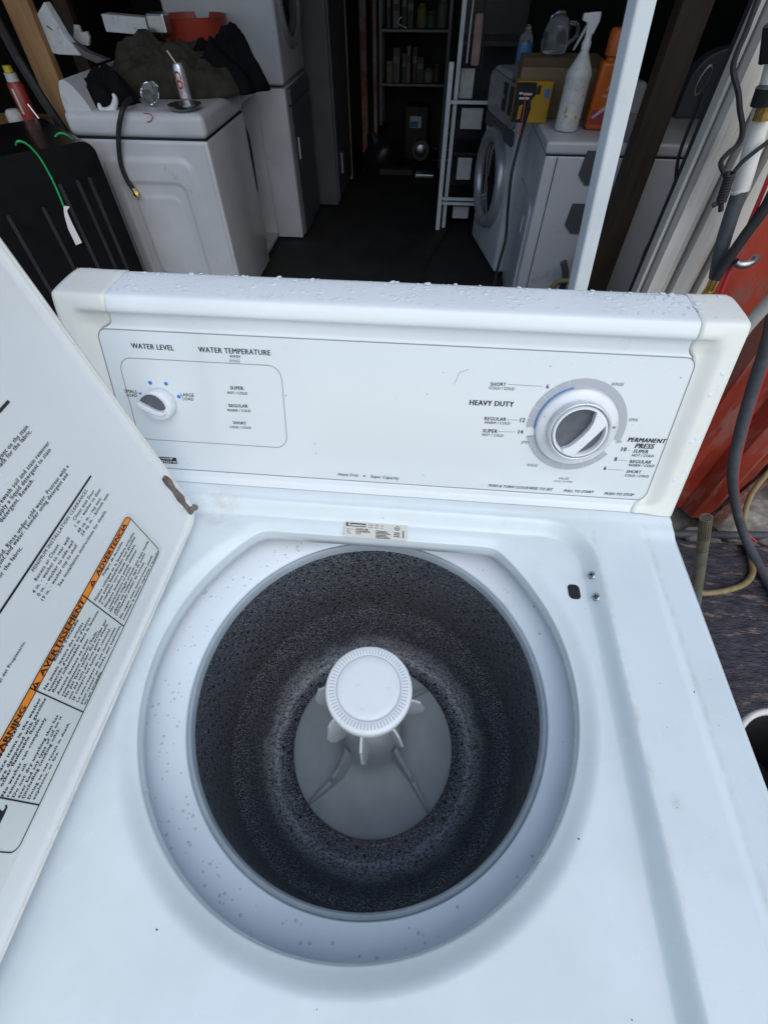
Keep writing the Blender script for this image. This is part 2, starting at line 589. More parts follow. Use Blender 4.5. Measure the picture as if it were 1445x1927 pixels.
# drain perforations: dimples pushed through the wall
hb = MB()
def wall_r(z):
    for (r0, z0), (r1, z1) in zip(prof[:-1], prof[1:]):
        if z1 <= z <= z0: return lerp(r0, r1, (z - z0) / (z1 - z0) if z1 != z0 else 0)
    return .19
for row in range(11):
    z = -.098 - .0155 * row
    for k in range(66):
        if random.random() < .12: continue
        a = 2 * PI * (k + .5 * (row % 2) + random.uniform(-.06, .06)) / 66
        zz = z + random.uniform(-.0012, .0012)
        r = wall_r(zz) - .0010
        ra, rz = random.uniform(.0022, .0032), random.uniform(.0011, .0016)
        ce = V((AX + r * math.cos(a), r * math.sin(a), TOP + zz))
        u = V((-math.sin(a), math.cos(a), 0))
        hb.add([ce + u * ra * math.cos(q * PI / 3) + V((0, 0, rz * math.sin(q * PI / 3))) for q in range(6)], [(0, 1, 2, 3, 4, 5)])
for k in range(34):
    a = 2 * PI * k / 34 + random.uniform(-.03, .03)
    for r in (.129, .137):
        if random.random() < .3: continue
        ce = V((AX + r * math.cos(a + (.09 if r > .13 else 0)), r * math.sin(a + (.09 if r > .13 else 0)), TOP - .3505))
        q_ = random.uniform(.0015, .0026)
        hb.add([ce + V((q_ * math.cos(q * PI / 3), q_ * math.sin(q * PI / 3), 0)) for q in range(6)], [(0, 1, 2, 3, 4, 5)])
stuff(hb.build('perforations', DARK, basket))

# agitator
AG = MB().lathe(chaikin([(.112, -.349), (.1195, -.346), (.1202, -.3425), (.117, -.3395), (.100, -.331), (.075, -.318), (.056, -.306), (.046, -.292), (.041, -.270), (.0385, -.22), (.0375, -.15), (.0375, -.085)], 1), 96, (AX, 0, TOP)).build('agitator', AGI, W, smooth=True)
def skirt_z(r):
    pr = [(.0375, -.24), (.041, -.270), (.046, -.292), (.056, -.306), (.075, -.318), (.100, -.331), (.117, -.3395), (.1202, -.3425)]
    for (r0, z0), (r1, z1) in zip(pr[:-1], pr[1:]):
        if r0 <= r <= r1: return lerp(z0, z1, (r - r0) / (r1 - r0))
    return -.34
for k in range(4):
    a = R(-45 + 90 * k) + R(2)
    d, u = V((math.cos(a), math.sin(a), 0)), V((-math.sin(a), math.cos(a), 0))
    rs = [.036, .044, .052, .064, .075, .080, .092, .105, .114, .1188]
    hs = [.062, .058, .050, .036, .029, .018, .0155, .012, .008, .002]
    low = [(r, skirt_z(r) - .003) for r in rs]
    up_ = [(r, skirt_z(r) + h) for r, h in zip(rs, hs)]
    ol = low + up_[::-1]
    wob = lambda r: .004 * math.sin((r - .03) * 38)
    pts = [V((AX, 0, TOP)) + d * r + u * (wob(r) - .0014) + V((0, 0, z)) for r, z in ol]
    fb = MB()
    n = len(ol)
    far = [p + u * (.0034 + .006 * max(0, 1 - abs((p - V((AX, 0, TOP))).dot(d) - .06) / .05) * (1 if i_ < len(pts) // 2 else .25)) for i_, p in enumerate(pts)]
    fb.add(pts + far, [(i, i + 1, n - 2 - i, n - 1 - i) for i in range(n // 2 - 1)] + [(n + n - 1 - i, n + n - 2 - i, n + i + 1, n + i) for i in range(n // 2 - 1)] + [(i, n + i, n + (i + 1) % n, (i + 1) % n) for i in range(n)])
    fb.build('fin', AGI, AG)
for k in range(8):
    a = R(-90 + 45 * k)
    d, u = V((math.cos(a), math.sin(a), 0)), V((-math.sin(a), math.cos(a), 0))
    big = k % 2 == 0
    e = .064 if big else .060
    ol = [(.034, -.098), (.048, -.100), (e - .006, -.108), (e, -.135), (e - .002, -.150), (.052, -.165), (.034, -.172)]
    tw = lambda z: -(z + .14) * .06
    fb = MB().prism([V((AX, 0, TOP)) + d * r + u * (-.0013 + tw(z)) + V((0, 0, z)) for r, z in ol], u * .0026)
    fb.build('vane', AGI, AG)
CX, CY = AX + .0014, -.0031
cap = MB().lathe(chaikin([(.0405, -.100), (.0445, -.088), (.0462, -.076), (.0458, -.0700), (.0435, -.0677), (.0350, -.0675), (.0338, -.0682), (.0328, -.0675), (.0001, -.0672)], 1), 96, (CX, CY, TOP)).build('cap', CAPW, AG, smooth=True)
tk = MB()
for k in range(72):
    a = 2 * PI * k / 72
    d, u = V((math.cos(a), math.sin(a), 0)), V((-math.sin(a), math.cos(a), 0))
    o = V((CX, CY, TOP - .0672))
    tk.add([o + d * .0358 + u * .0004, o + d * .0418 + u * .0004, o + d * .0418 - u * .0004, o + d * .0358 - u * .0004], [(0, 1, 2, 3)])
a0 = [V((CX, CY, TOP - .0669)) + V((math.cos(2 * PI * k / 96), math.sin(2 * PI * k / 96), 0)) * .0338 for k in range(96)]
stroke(tk, a0, .0009, (0, 0, 1), lift=0, closed=True)
stuff(tk.build('cap_ticks', mat('tick_grey', (.45, .47, .51), .5), AG))

# strike slot and screws on the top
def on_top(p, dz):
    q = az(p, TOP - .01)
    for _ in range(12):
        a_ = math.atan2(q.y, q.x)
        q = az(p, TOP + top_height(q.x, q.y, math.hypot(q.x, q.y) - r_open(a_)))
    return q + V((0, 0, dz))
c0 = on_top((1080, 1114), .0001)
sl = MB()
sl.prism([c0 + V((x, y, 0)) for x, y in rrect(-.0062, .0062, -.0088, .0088, .0045, 5)], (0, 0, .0006))
sl.build('strike_slot', DARK, W)
for p in ((1113, 1083), (1121, 1124)):
    q = on_top(p, .0006)
    tl = Matrix.Rotation(R(-38), 3, 'Y')
    s_ = MB().lathe([(.0046, -.002), (.0046, .0006), (.0036, .0016), (.0001, .0018)], 20, q, mat=tl).build('screw', STEEL, W, smooth=True)
    x_ = MB()
    x_.box((-.0026, -.0005, .0019), (.0026, .0005, .0021)).box((-.0005, -.0026, .00185), (.0005, .0026, .00205))
    x_.v = [q + tl @ v for v in x_.v]
    x_.build('screw_cross', DARK, s_)

# ---- console
C_ = [(.2030, .0030, .2945, .2860), (.2056, .0092, .2945, .2860), (.2068, .0106, .2950, .2865), (.2124, .0120, .2985, .2900), (.2152, .0142, .3060, .3050),
      (.2443, .094, .3065, .3060), (.2697, .1640, .3065, .3060), (.2722, .1690, .2985, .2900), (.2722, .1815, .2960, .2865), (.2668, .1862, .2965, .2850),
      (.2720, .1975, .2965, .2840), (.2768, .2004, .2965, .2840), (.3250, .2010, .2975, .2845), (.3290, .1980, .2975, .2845), (.3310, .0040, .2975, .2845)]
E_ = [(.2012, .0025), (.2052, .0130), (.2064, .0160), (.2085, .0215), (.2105, .0265), (.2362, .0970), (.2620, .1680), (.2635, .1722), (.2660, .1800), (.2690, .1890),
      (.2726, .1978), (.2770, .2008), (.3252, .2014), (.3296, .1982), (.3316, .0040)]
PR = chaikin([c + e for c, e in zip(C_, E_)], 2)
CON = MB()
NX = 24
vs, fs = [], []
for q in PR:
    for k in range(NX + 1):
        x = lerp(-q[3] + .0004, q[2] - .0004, k / NX)
        vs.append((x, q[0], TOP + q[1]))
for i in range(len(PR) - 1):
    for k in range(NX):
        a = i * (NX + 1) + k
        fs.append((a, a + 1, a + NX + 2, a + NX + 1))
con = mesh('console_body', vs, fs, CONSOLE_W, W, smooth=True)
for sgn in (-1, 1):
    vs, fs = [], []
    K = 26
    for q in PR:
        xs = q[2] if sgn > 0 else q[3]
        for k in range(K + 1):
            x = lerp(xs + .0004, .343, (k / K) ** .9)
            t = sst(.3075, .3270, x)
            e = (.343 - x)
            y, z = lerp(q[0], q[4], t), lerp(q[1], q[5], t)
            if e < .005:                                     # rounded outer edge
                g = .005 * (1 - math.sqrt(max(0, 1 - (1 - e / .005) ** 2)))
                y += g * .75 if y < .3 else -g * .75
                z -= g * .5
            else:
                y -= .0009 if y < .3 else -.0009
                z += .0006
            if k == 0: y += .0025; z -= .001
            vs.append((sgn * x, y, TOP + z))
    m_ = K + 1
    for i in range(len(PR) - 1):
        for k in range(K):
            a = i * m_ + k
            f = (a, a + 1, a + m_ + 1, a + m_)
            fs.append(f if sgn > 0 else f[::-1])
    end = [i * m_ + K for i in range(len(PR))]
    fs.append(tuple(end if sgn > 0 else end[::-1]))
    mesh('end_cap', vs, fs, CREAM, W, smooth=True)
MB().box((-.335, .206, TOP + .001), (.335, .329, TOP + .004)).build('console_base', DARK, W)

# face of the console: y - FT*z' = off
FT = .364
def face_plane(off): return ((0, 1 / math.hypot(1, FT), -FT / math.hypot(1, FT)), (off - FT * TOP) / math.hypot(1, FT))
FN = V((0, -1, FT)).normalized()
FU = V((1, 0, 0))
FV = FN.cross(FU) * -1 if FN.cross(FU).z < 0 else FN.cross(FU)
def face(p, off=.2083):
    n, d = face_plane(off)
    return at(p, n, d)
FP = (tuple(FN), FN.dot(V((0, .2083, TOP))))           # printed plane, normal towards the viewer
zc = lambda z: V((0, .2085 + FT * z, TOP + z))
sh = MB()
ol = []
for x, z in rrect(-.3075, .3085, .0138, .1655, (.014, .010, .010, .010), 6):
    ol.append(V((x, 0, 0)) + zc(z))
sh.prism(ol, -FN * .0012)
pan = sh.build('control_panel', PANEL, W)
bd = MB()
stroke(bd, [p + FN * .00005 for p in ol], .0010, FN, .0002, closed=True)
bd.build('panel_edge', INKG, W)

def ptext(s, A, B, m=INK, **k):
    k['ys'] = 1.10
    k['space'] = 1.08
    k['bold'] = k.get('bold', 0) + .006
    text(s, A, B, FP, 'lettering', m, pan, **k)
T1 = dict(bold=.010)
ptext('WATER LEVEL', (248.1, 654.7), (327.7, 659.2), **T1)
ptext('WATER TEMPERATURE', (374, 661.9), (509, 668.5), **T1)
ptext('WASH', (432.2, 672.7), (452.2, 673.4)); ptext('RINSE', (432.9, 681), (451.9, 682), INKG)
ptext('SUPER', (433.9, 732.5), (458.5, 733.6), bold=.012); ptext('HOT / COLD', (428, 740.8), (465.4, 742.6), bold=.008)
ptext('REGULAR', (431.1, 765.7), (466.4, 766.8), bold=.012); ptext('WARM / COLD', (427.7, 773.7), (472, 775.4), bold=.008)
ptext('SHORT', (439.4, 797.6), (463.7, 799), bold=.012); ptext('COLD / COLD', (432.9, 805.2), (472.3, 806.9), bold=.008)
ptext('SMALL', (235, 738.4), (259.5, 740.1)); ptext('LOAD', (239.4, 745.7), (258.8, 746.7))
ptext('LARGE', (341.2, 745), (365.4, 746.4)); ptext('LOAD', (344.6, 752.6), (364.7, 753.6))
ptext('Heavy Duty', (635.7, 894.5), (674.7, 896.6), italic=.22); ptext('Super Capacity', (697, 898.7), (750.5, 902.4), italic=.22)
ptext('SHORT', (922.3, 725.5), (951.5, 726.3), bold=.006); ptext('COLD / COLD', (920.7, 732), (967.3, 734))
ptext('6', (1027.2, 730.8), (1031.7, 730.8), bold=.01)
ptext('HEAVY DUTY', (883, 761.5), (965.3, 765.2), bold=.018)
ptext('REGULAR', (911.4, 790.3), (951.5, 791.9), bold=.006); ptext('WARM / COLD', (911, 797.2), (959.2, 798.8))
ptext('12', (977.8, 793.9), (986.7, 794.3), bold=.01)
ptext('SUPER', (907.8, 813.4), (935.3, 814.6), bold=.006); ptext('HOT / COLD', (907, 819.8), (946.6, 821.9))
ptext('14', (974.6, 815.8), (983.1, 816.2), bold=.01)
IT = dict(italic=.25)
for s, A, B in (('OFF', (990.4, 823), (1000.5, 823.5)), ('SPIN', (979.4, 834.4), (996, 835.2)), ('RINSE', (991.2, 876.9), (1011.4, 878.5)), ('PAUSE', (1051, 902), (1070, 902.8)),
                ('COOL DOWN', (1040.6, 906.5), (1076.6, 908.5)), ('RINSE', (1150.3, 725.1), (1173.4, 726.3)), ('SPIN', (1181.5, 792.3), (1199.3, 793.1)), ('OFF', (1157.6, 833.2), (1169.3, 834))):
    ptext(s, A, B, INKG, **IT)
ptext('PERMANENT', (1180.2, 830.8), (1251.5, 834), bold=.02, italic=.2); ptext('PRESS', (1193.6, 842.9), (1228.8, 844.5), bold=.02, italic=.2)
for s, A, B in (('10', (1168.1, 848.6), (1177, 849)), ('8', (1155, 867.2), (1159.6, 867.2)), ('6', (1135.3, 884.2), (1139.8, 884.2))): ptext(s, A, B, bold=.01)
for s, A, B in (('SUPER', (1190.4, 851.8), (1218.3, 853.4)), ('HOT / COLD', (1187.9, 858.7), (1229.2, 860.3)), ('REGULAR', (1183.9, 870.9), (1223.6, 872.5)), ('WARM / COLD', (1181.9, 877.3), (1230.4, 878.9)),
                ('SHORT', (1177.8, 889.5), (1205.7, 890.7)), ('COLD / COLD', (1175, 896.4), (1219.5, 898.4))): ptext(s, A, B, italic=.15, bold=.004)
for s, A, B in (('PUSH & TURN CLOCKWISE TO SET', (918.7, 915.4), (1039.4, 923.5)), ('PULL TO START', (1060.4, 925.5), (1116.7, 928.3)), ('PUSH TO STOP', (1136.5, 930.8), (1191.6, 933.6))):
    ptext(s, A, B, italic=.25, bold=.008)
ln = MB()
for A, B in (((956, 723), (1020.7, 726.7)), ((954.3, 789.5), (974.6, 790.3)), ((936.9, 811.7), (969.3, 812.6)), ((1181, 847.4), (1186.3, 847.8)), ((1163.6, 865.6), (1179, 866.8)), ((1144.2, 883), (1173, 884.6))):
    ln = MB()
    stroke(ln, [face(A), face(B)], .0004, FN)
    ln.build('pointer_line', INKG, pan)
ln = MB()
# rounded frame round the water controls
q0, q1, q2, q3 = face((221.8, 673)), face((533, 688)), face((537, 843)), face((245, 822))
fx0, fx1 = q0.x, (q1.x + q2.x) / 2
fz0, fz1 = (q2.z - TOP), ((q0.z + q1.z) / 2 - TOP)
stroke(ln, [V((x, 0, 0)) + zc(z) + FN * .00005 for x, z in rrect(fx0, fx1, fz0, fz1, .014, 8)], .0007, FN, closed=True)
ln.build('printed_frame', INKG, pan)
for p, q in (((282.7, 720), 1), ((312.5, 721.8), 1), ((336.7, 746), 1), ((264, 740), .6), ((685.5, 895.6), .5)):
    c = face(p)
    MB().add([c + FN * .0003 + (FU * math.cos(k * PI / 5) + FV * math.sin(k * PI / 5)) * .0022 * q for k in range(10)], [tuple(range(10))]).build('dot', INKB if q > .5 else INK, pan)
# maker's plate on the panel: black box with a white swoosh and name, partly behind the lid
lg = MB()
lA, lB = face((276, 858.5)), face((333.6, 872))
zt, zb = face((325, 861)).z - TOP, face((325, 872.5)).z - TOP
lg.add([V((x, 0, 0)) + zc(z) + FN * .0003 for x, z in ((lA.x, zb), (lB.x, zb), (lB.x, zt), (lA.x, zt))], [(0, 1, 2, 3)])
lg.build('name_plate', INK, pan)
sw = MB()
sw.add([V((lA.x + (lB.x - lA.x) * u, 0, 0)) + zc(zb + (zt - zb) * v_) + FN * .0005 for u, v_ in ((.1, .70), (.4, .80), (.70, .82), (.80, .78), (.80, .92), (.88, .92), (.86, .72), (.8, .70), (.45, .75))], [tuple(range(9))])
sw.build('name_plate_swoosh', WHITEINK, pan)
text3('Kenmore', V((lA.x + .001, 0, 0)) + zc(zb + .0012), V((lB.x - .0008, 0, 0)) + zc(zb + .0012), FN, 'plate_lettering', WHITEINK, pan, bold=.0, ys=.62, lift=.0006)

# ---- timer dial
DC = face((1083, 803), .2083)
def dial(u, v_, h): return DC + FU * u + FV * v_ + FN * h
ROT = Matrix((FU, FV, FN)).transposed()
def sector(mb, r0, r1, a0, a1, h, n=None):
    n = n or max(2, int(abs(a1 - a0) / 5))
    vs = []
    for k in range(n + 1):
        a = R(lerp(a0, a1, k / n))
        vs += [dial(r0 * math.cos(a), r0 * math.sin(a), h), dial(r1 * math.cos(a), r1 * math.sin(a), h)]
    mb.add(vs, [(2 * k, 2 * k + 1, 2 * k + 3, 2 * k + 2) for k in range(n)])
for a0, a1 in ((184, 172.5), (171.5, 158), (157, 142.5), (141.5, 127.5), (126.5, 110), (109, -15)): ring = MB(); sector(ring, .0435, .0522, a0, a1, .0003); ring.build('scale_segment', DIALG, pan)
for a0, a1 in ((196, 267), (268, 280), (281, 293), (294, 308), (309, 325)): ring = MB(); sector(ring, .0435, .0512, a0, a1, .0003); ring.build('scale_segment', DIALG, pan)
ba = MB()
sector(ba, .0432, .0444, 186, 106, .0006)
ba.build('dial_arc', INKB, pan)
ba = MB()
sector(ba, .0428, .0433, 285, 325, .0006)
ba.build('dial_arc', INKB, pan)
DIAL = MB().lathe(chaikin([(.0425, .0004), (.0428, .0035), (.0415, .0055), (.036, .0072), (.032, .0075)], 1), 96, DC, mat=ROT).build('dial_skirt', SILVER, W, smooth=True)
MB().lathe(chaikin([(.0322, .006), (.0322, .0150), (.0312, .0172), (.0298, .0175), (.0288, .0160), (.0285, .0130)], 1), 96, DC, mat=ROT).build('chrome_ring', CHROME, DIAL, smooth=True)
MB().lathe([(.0280, .012), (.0280, .0165), (.0272, .0182), (.0255, .0182), (.0247, .0165), (.0242, .0125)], 96, DC, mat=ROT).build('knob_rim', KNOBW, DIAL, smooth=True)
MB().lathe([(.0246, .0128), (.0120, .0112), (.0001, .0108)], 64, DC, mat=ROT).build('knob_face', KNOBG, DIAL, smooth=True)
S_ = .0268 / 262.0                                   # knob pixels (zoomed crop) to metres
def kn(x, y): return ((x - 636) * S_ * 1.0, -(y - 590) * S_ * 1.07)
left = [(735, 430), (732, 485), (706, 555), (660, 625), (600, 695), (548, 742), (500, 758)]
right = [(640, 808), (700, 735), (760, 655), (815, 580), (862, 508)]
arc_top = [(845, 455), (815, 415), (775, 388), (740, 378)]
arc_bot = [(490, 790), (545, 822), (600, 830)]
ol = [kn(*p) for p in left[:1]] + [kn(*p) for p in left[1:]] + [kn(*p) for p in arc_bot] + [kn(*p) for p in right] + [kn(*p) for p in arc_top]
gp = MB()
gp.prism([dial(u, v_, .0118) for u, v_ in ol], FN * .0082)
gp.build('knob_grip', KNOBW, DIAL, bevel=.0012, seg=3)
for x, y, rx in ((948, 522, .0022), (288, 458, .0008)):
    u, v_ = (x - 617) * .0425 / 380, -(y - 560) * .0425 / 375
    MB().add([dial(u + rx * math.cos(k * PI / 4), v_ + rx * .6 * math.sin(k * PI / 4), .0074) for k in range(8)], [tuple(range(8))]).build('dial_mark', INKG, DIAL)

# ---- water level knob
KC = face((305, 758), .2083)
def kd(u, v_, h): return KC + FU * u + FV * v_ + FN * h
K = MB().lathe(chaikin([(.0165, .0004), (.0172, .004), (.0170, .010), (.0158, .0128), (.0140, .0135), (.0001, .0118)], 1), 48, KC, mat=ROT).build('level_knob', KNOBW, W, smooth=True)
k8 = .0172 / 268.0
def kk(x, y): return ((x - 808) * k8, -(y - 470) * k8 * 1.08)
MB().prism([kd(*kk(*p), .0126) for p in ((535, 380), (580, 335), (640, 298), (700, 277), (760, 272), (830, 290), (890, 330), (940, 385), (968, 440), (970, 490), (945, 518), (900, 530), (850, 524), (800, 508), (740, 482), (680, 455), (610, 425))], FN * .0012).build('knob_recess', KNOBG, K)
gp = MB()
gp.prism([kd(*kk(*p), .010) for p in ((500, 412), (530, 400), (610, 440), (700, 478), (800, 524), (880, 545), (960, 538), (985, 520), (990, 560), (940, 600), (860, 610), (760, 590), (640, 545), (560, 510), (508, 465))], FN * .0075)
gp.build('knob_pointer', KNOBW, K, bevel=.0015, seg=3)

# ---- rating label on the top deck
LZ = TOP - .0168
lab = MB()
lq = [az(p, LZ) for p in ((648.5, 980), (767, 988.5), (765, 1018.5), (648, 1009.5))]
lab.prism(lq, (0, 0, .0003))
rl = lab.build('rating_label', PLATE, W)
RP = ((0, 0, 1), LZ + .0003)
def rt(s, A, B, m=INK, **k): text(s, A, B, RP, 'label_lettering', m, rl, **k)
bx = MB()
bx.add([az(p, LZ + .0005) for p in ((651.5, 983), (688.5, 985.8), (688.5, 992.3), (651.5, 989.5))], [(0, 1, 2, 3)])
bx.build('label_logo', INK, rl)
rt('Kenmore', (655, 989.2), (687, 991.6), WHITEINK, bold=.03, lift=.0005)
rt('22432100', (669, 997.2), (692, 999), bold=.02); rt('CM4768592', (669, 1001.2), (696, 1003.4), bold=.02); rt('111', (669.5, 1005.3), (677, 1006), bold=.02)
rt('MODEL NO.', (652, 996), (667, 997.2)); rt('REF.', (652, 1000.3), (658.5, 1000.8)); rt('TYPE', (652, 1004), (660, 1004.7))
rt('12.0', (694, 989.4), (701.5, 990)); rt('120', (705.5, 990.4), (712, 990.9)); rt('60', (716.5, 991.3), (720.5, 991.6))
rt('AMPS', (693, 993.4), (701.5, 994)); rt('VOLTS', (704.5, 994.4), (713.5, 995)); rt('HZ', (717, 995.4), (720.5, 995.6))
lnz = MB()
for i in range(6):
    stroke(lnz, [az((707, 999.3 + 2.6 * i), LZ + .0003), az((727 + (i % 3) * 4, 1000.9 + 2.6 * i), LZ + .0003)], .0009, (0, 0, 1))
for i in range(3):
    stroke(lnz, [az((741, 1003 + 3.4 * i), LZ + .0003), az((752, 1003.9 + 3.4 * i), LZ + .0003)], .0011, (0, 0, 1))
stroke(lnz, [az((759, 999), LZ + .0003), az((758.5, 1013), LZ + .0003)], .0012, (0, 0, 1))
cc = az((747.5, 995), LZ + .0003)
stroke(lnz, [cc + V((.0029 * math.cos(k * PI / 10), .0029 * math.sin(k * PI / 10), 0)) for k in range(20)], .0006, (0, 0, 1), closed=True)
rt('UL', (744.5, 996.6), (750.5, 997), bold=.02)
stuff(lnz.build('label_print', INK, rl))

# ---- lid, swung up on its left-hand hinges
HX, HZ = -.2140, TOP - .003
LU = V((-.0420, 0, .2953)).normalized()              # up along the lid
LN = V((LU.z, 0, -LU.x))                             # out of its inner face
def lid(y, wd, h=0): return V((HX, y, HZ)) + LU * wd + LN * h
LD = -.0042                                          # depth of the dished middle
LP = (tuple(LN), LN.dot(lid(0, 0, LD)))
y0, y1, w1 = -.345, .1605, .475
vs, fs = [], []
loops = [(.0, -.016), (.0, -.0015), (.0009, -.0002), (.0022, .0), (.0042, -.0006), (.0060, -.0022), (.011, -.0024), (.020, -.0034), (.030, -.0041), (.040, LD), (.06, LD)]
for dd, h in loops:
    for y, q in rrect(y0 + dd, y1 - dd, dd, w1 - dd, (max(.022 - dd, .004),) * 4, 8): vs.append(lid(y, q, h))
n = 36
for i in range(len(loops) - 1):
    for k in range(n):
        fs.append((i * n + k, i * n + (k + 1) % n, (i + 1) * n + (k + 1) % n, (i + 1) * n + k))
fs.append(tuple((len(loops) - 1) * n + k for k in range(n)))
fs.append(tuple(range(n - 1, -1, -1)))
LID = mesh('lid', vs, fs, LIDPAINT, W, smooth=True)
ED = MB()
LIDEDGE = mat('lid_edge_trim', (.70, .68, .62), .4, var=.1, vs=50, col2=(.42, .36, .29), c2s=40, c2lo=.6, c2hi=.8)
ED.tube([lid(y, q, -.0005) for y, q in rrect(y0, y1, 0, w1, .022, 8)] + [lid(y0, .022, -.0005)], .0016, 6, 1)
ED.build('lid_edge', LIDEDGE, LID, smooth=True)

def lt(s, A, B, pre='', m=INK, key='lid_lettering', bold=.010, ys=1.08, lift=.0004): text(s, A, B, LP, key, m, LID, pre=pre, bold=bold, ys=ys, lift=lift, space=1.14)
lt('gent on the stain.', (0, 865.3), (54.5, 802.4), pre='deter')
lt('iate for the fabric.', (0, 880), (59.4, 812.6), pre='appropr')
lt('rewash soil and stain remover.', (0, 951.3), (94.3, 833), pre='Use a p')
lt('pply a liquid detergent to stain', (0, 969.5), (95.6, 847.6), pre='A')
lt('detergent. Rewash.', (2.8, 984), (63.5, 904.6))
lt('nud. Rinse under cold water. Pretreat with a'.replace('nud', 'mud'), (-4, 1056.5), (128.9, 878.4))
lt('ent and water. Launder using detergent and', (0, 1063.5), (127.6, 894.3), pre='deterg')
lt('or the fabric.', (0, 1088.5), (42, 1031.5), pre='f')
lt('MINIMUM INSTALLATION CLEARANCES', (63.2, 1076.5), (164.5, 924.5), bold=.004)
for s, A, B in (('Recess or Closet', (68.4, 1094), (111, 1026.6)), ('4 in. - washer to rear wall', (64.3, 1117.6), (130.7, 1014.2)), ('0 in. - washer to side wall', (73.6, 1123.2), (138.4, 1020.4)),
                ('19 in. - washer top to shelf', (80.9, 1131.5), (145.2, 1027)), ('Closet with Door', (140, 980.6), (177.8, 924.5)), ('1 in. - washer to door', (143.1, 992.4), (189.9, 921.8)),
                ('48 sq. in. - top vent', (148.3, 1003.8), (190.3, 939.4)), ('24 sq. in. - bottom vent', (155.2, 1009), (204.4, 931.1)), ('See installation instructions for details.', (112, 1104.5), (200.2, 962.3))):
    lt(s, A, B, bold=.008)
lt('al del Propietario.', (0, 1285.3), (47.7, 1208.9), pre='Manu')
def lp(p, h=.0): return at(p, LP[0], LP[1]) + LN * h
rules = MB()
def ext(A, B, k):                                     # a ruled line carried on past the frame
    a, b = lp(A), lp(B)
    return [a + (a - b) * k, b]
stroke(rules, ext((0, 1151), (170.6, 895.2), 1.0), .0017, LN, .0004)
rules.build('ruled_line', INK, LID)
rules = MB()
stroke(rules, ext((0, 772), (16, 754.5), 8), .0022, LN, .0004)
rules.build('ruled_line', INK, LID)

# warning sticker: find its own straight edges, then lay it out along them
tipU, tipR = lp((238.6, 962.3)), lp((307.1, 1032.9))
def lyw(P): return P.y, (P - lid(P.y, 0, LD)).dot(LU)
s_right = max(lyw(tipU)[0], lyw(tipR)[0])
wT, wB = lyw(tipU)[1], min(lyw(lp((304, 1039)))[1], lyw(lp((157, 1336.5)))[1]) - .002
sL = lyw(lp((24, 1606)))[0] - .030
st = MB()
st.prism([lid(y, q, LD + .0003) for y, q in rrect(sL, s_right, wB, wT, .008, 5)], LN * .0003)
ST = st.build('warning_label', STICKER, LID)
SPL = (LP[0], LP[1] + .0006)
def sp(p, h=.0003): return at(p, SPL[0], SPL[1]) + LN * h
ys_ = lambda P: lyw(P)[0]
inT = lyw(sp((237.6, 971)))[1]; inM = (lyw(sp((247.4, 979)))[1] + lyw(sp((160.2, 1128.6)))[1] + lyw(sp((62, 1301.5)))[1]) / 3
inM -= .12 * (inT - inM)
inB = (lyw(sp((303.6, 1038)))[1] + lyw(sp((234.2, 1177.2)))[1] + lyw(sp((157.2, 1336.5)))[1] + lyw(sp((68.8, 1514.7)))[1]) / 4
inR = (ys_(sp((237.6, 971))) + ys_(sp((303.6, 1036)))) / 2
d1 = (ys_(sp((148.3, 1118.4))) + ys_(sp((234.2, 1177.3)))) / 2
d2 = (ys_(sp((45, 1295.2))) + ys_(sp((157, 1336.5)))) / 2
d3 = ys_(sp((68.8, 1514.7)))
inL = ys_(sp((24, 1605.6)))
sl_ = lambda y, q, h=.0003: lid(y, q, LD + .0006 + h)
og = MB()
og.add([sl_(y, q, .0001) for y, q in rrect(d3, inR, inM, inT, (.0005, .0005, .006, .0005), 5)], [tuple(range(24))])
og.build('orange_band', ORANGE, LID)
fr = MB()
stroke(fr, [sl_(y, q) for y, q in rrect(inL, inR, inB, inT, .006, 6)], .0008, LN, 0, closed=True)
stroke(fr, [sl_(d3, inM), sl_(inR, inM)], .0007, LN, 0)
for d in (d1, d2): stroke(fr, [sl_(d, inB), sl_(d, inT)], .0010, LN, 0)
stroke(fr, [sl_(d3, inB), sl_(d3, inT)], .0010, LN, 0)
fr.build('label_frame', INK, LID)
bs_ = inM + (inT - inM) * .16
def band(s, ya, yb): text3(s, sl_(ya, bs_), sl_(yb, bs_), LN, 'band_lettering', INK, LID, bold=.016, ys=.80, lift=.0003)
band('ADVERTENCIA', ys_(sp((184.7, 1084.8))), ys_(sp((240, 992))))
band('AVERTISSEMENT', ys_(sp((77, 1272.5))), ys_(sp((158.5, 1131.5))))
yG, yR_ = ys_(sp((44.5, 1331))), ys_(sp((2, 1402)))
band('WARNING', yG - (yG - yR_) * 1.46, yG)
for p in ((173.2, 1097), (62, 1288)):
    y = ys_(sp(p)); hh = (inT - inM)
    tr, trw = MB(), MB()
    tr.add([sl_(y - hh * .52, inM + hh * .16), sl_(y + hh * .52, inM + hh * .16), sl_(y, inM + hh * .92)], [(0, 1, 2)])
    trw.add([sl_(y - hh * .07, inM + hh * .34, .0005), sl_(y + hh * .07, inM + hh * .34, .0005), sl_(y + hh * .05, inM + hh * .66, .0005), sl_(y - hh * .05, inM + hh * .66, .0005)], [(0, 1, 2, 3)])
    tr.build('warning_triangle', INK, LID)
    trw.build('warning_mark', ORANGE, LID)
def stx(s, A, B, pre=''): text(s, A, B, SPL, 'label_lettering', INK, LID, pre=pre, bold=.016, ys=1.0, lift=.0003, space=1.14)
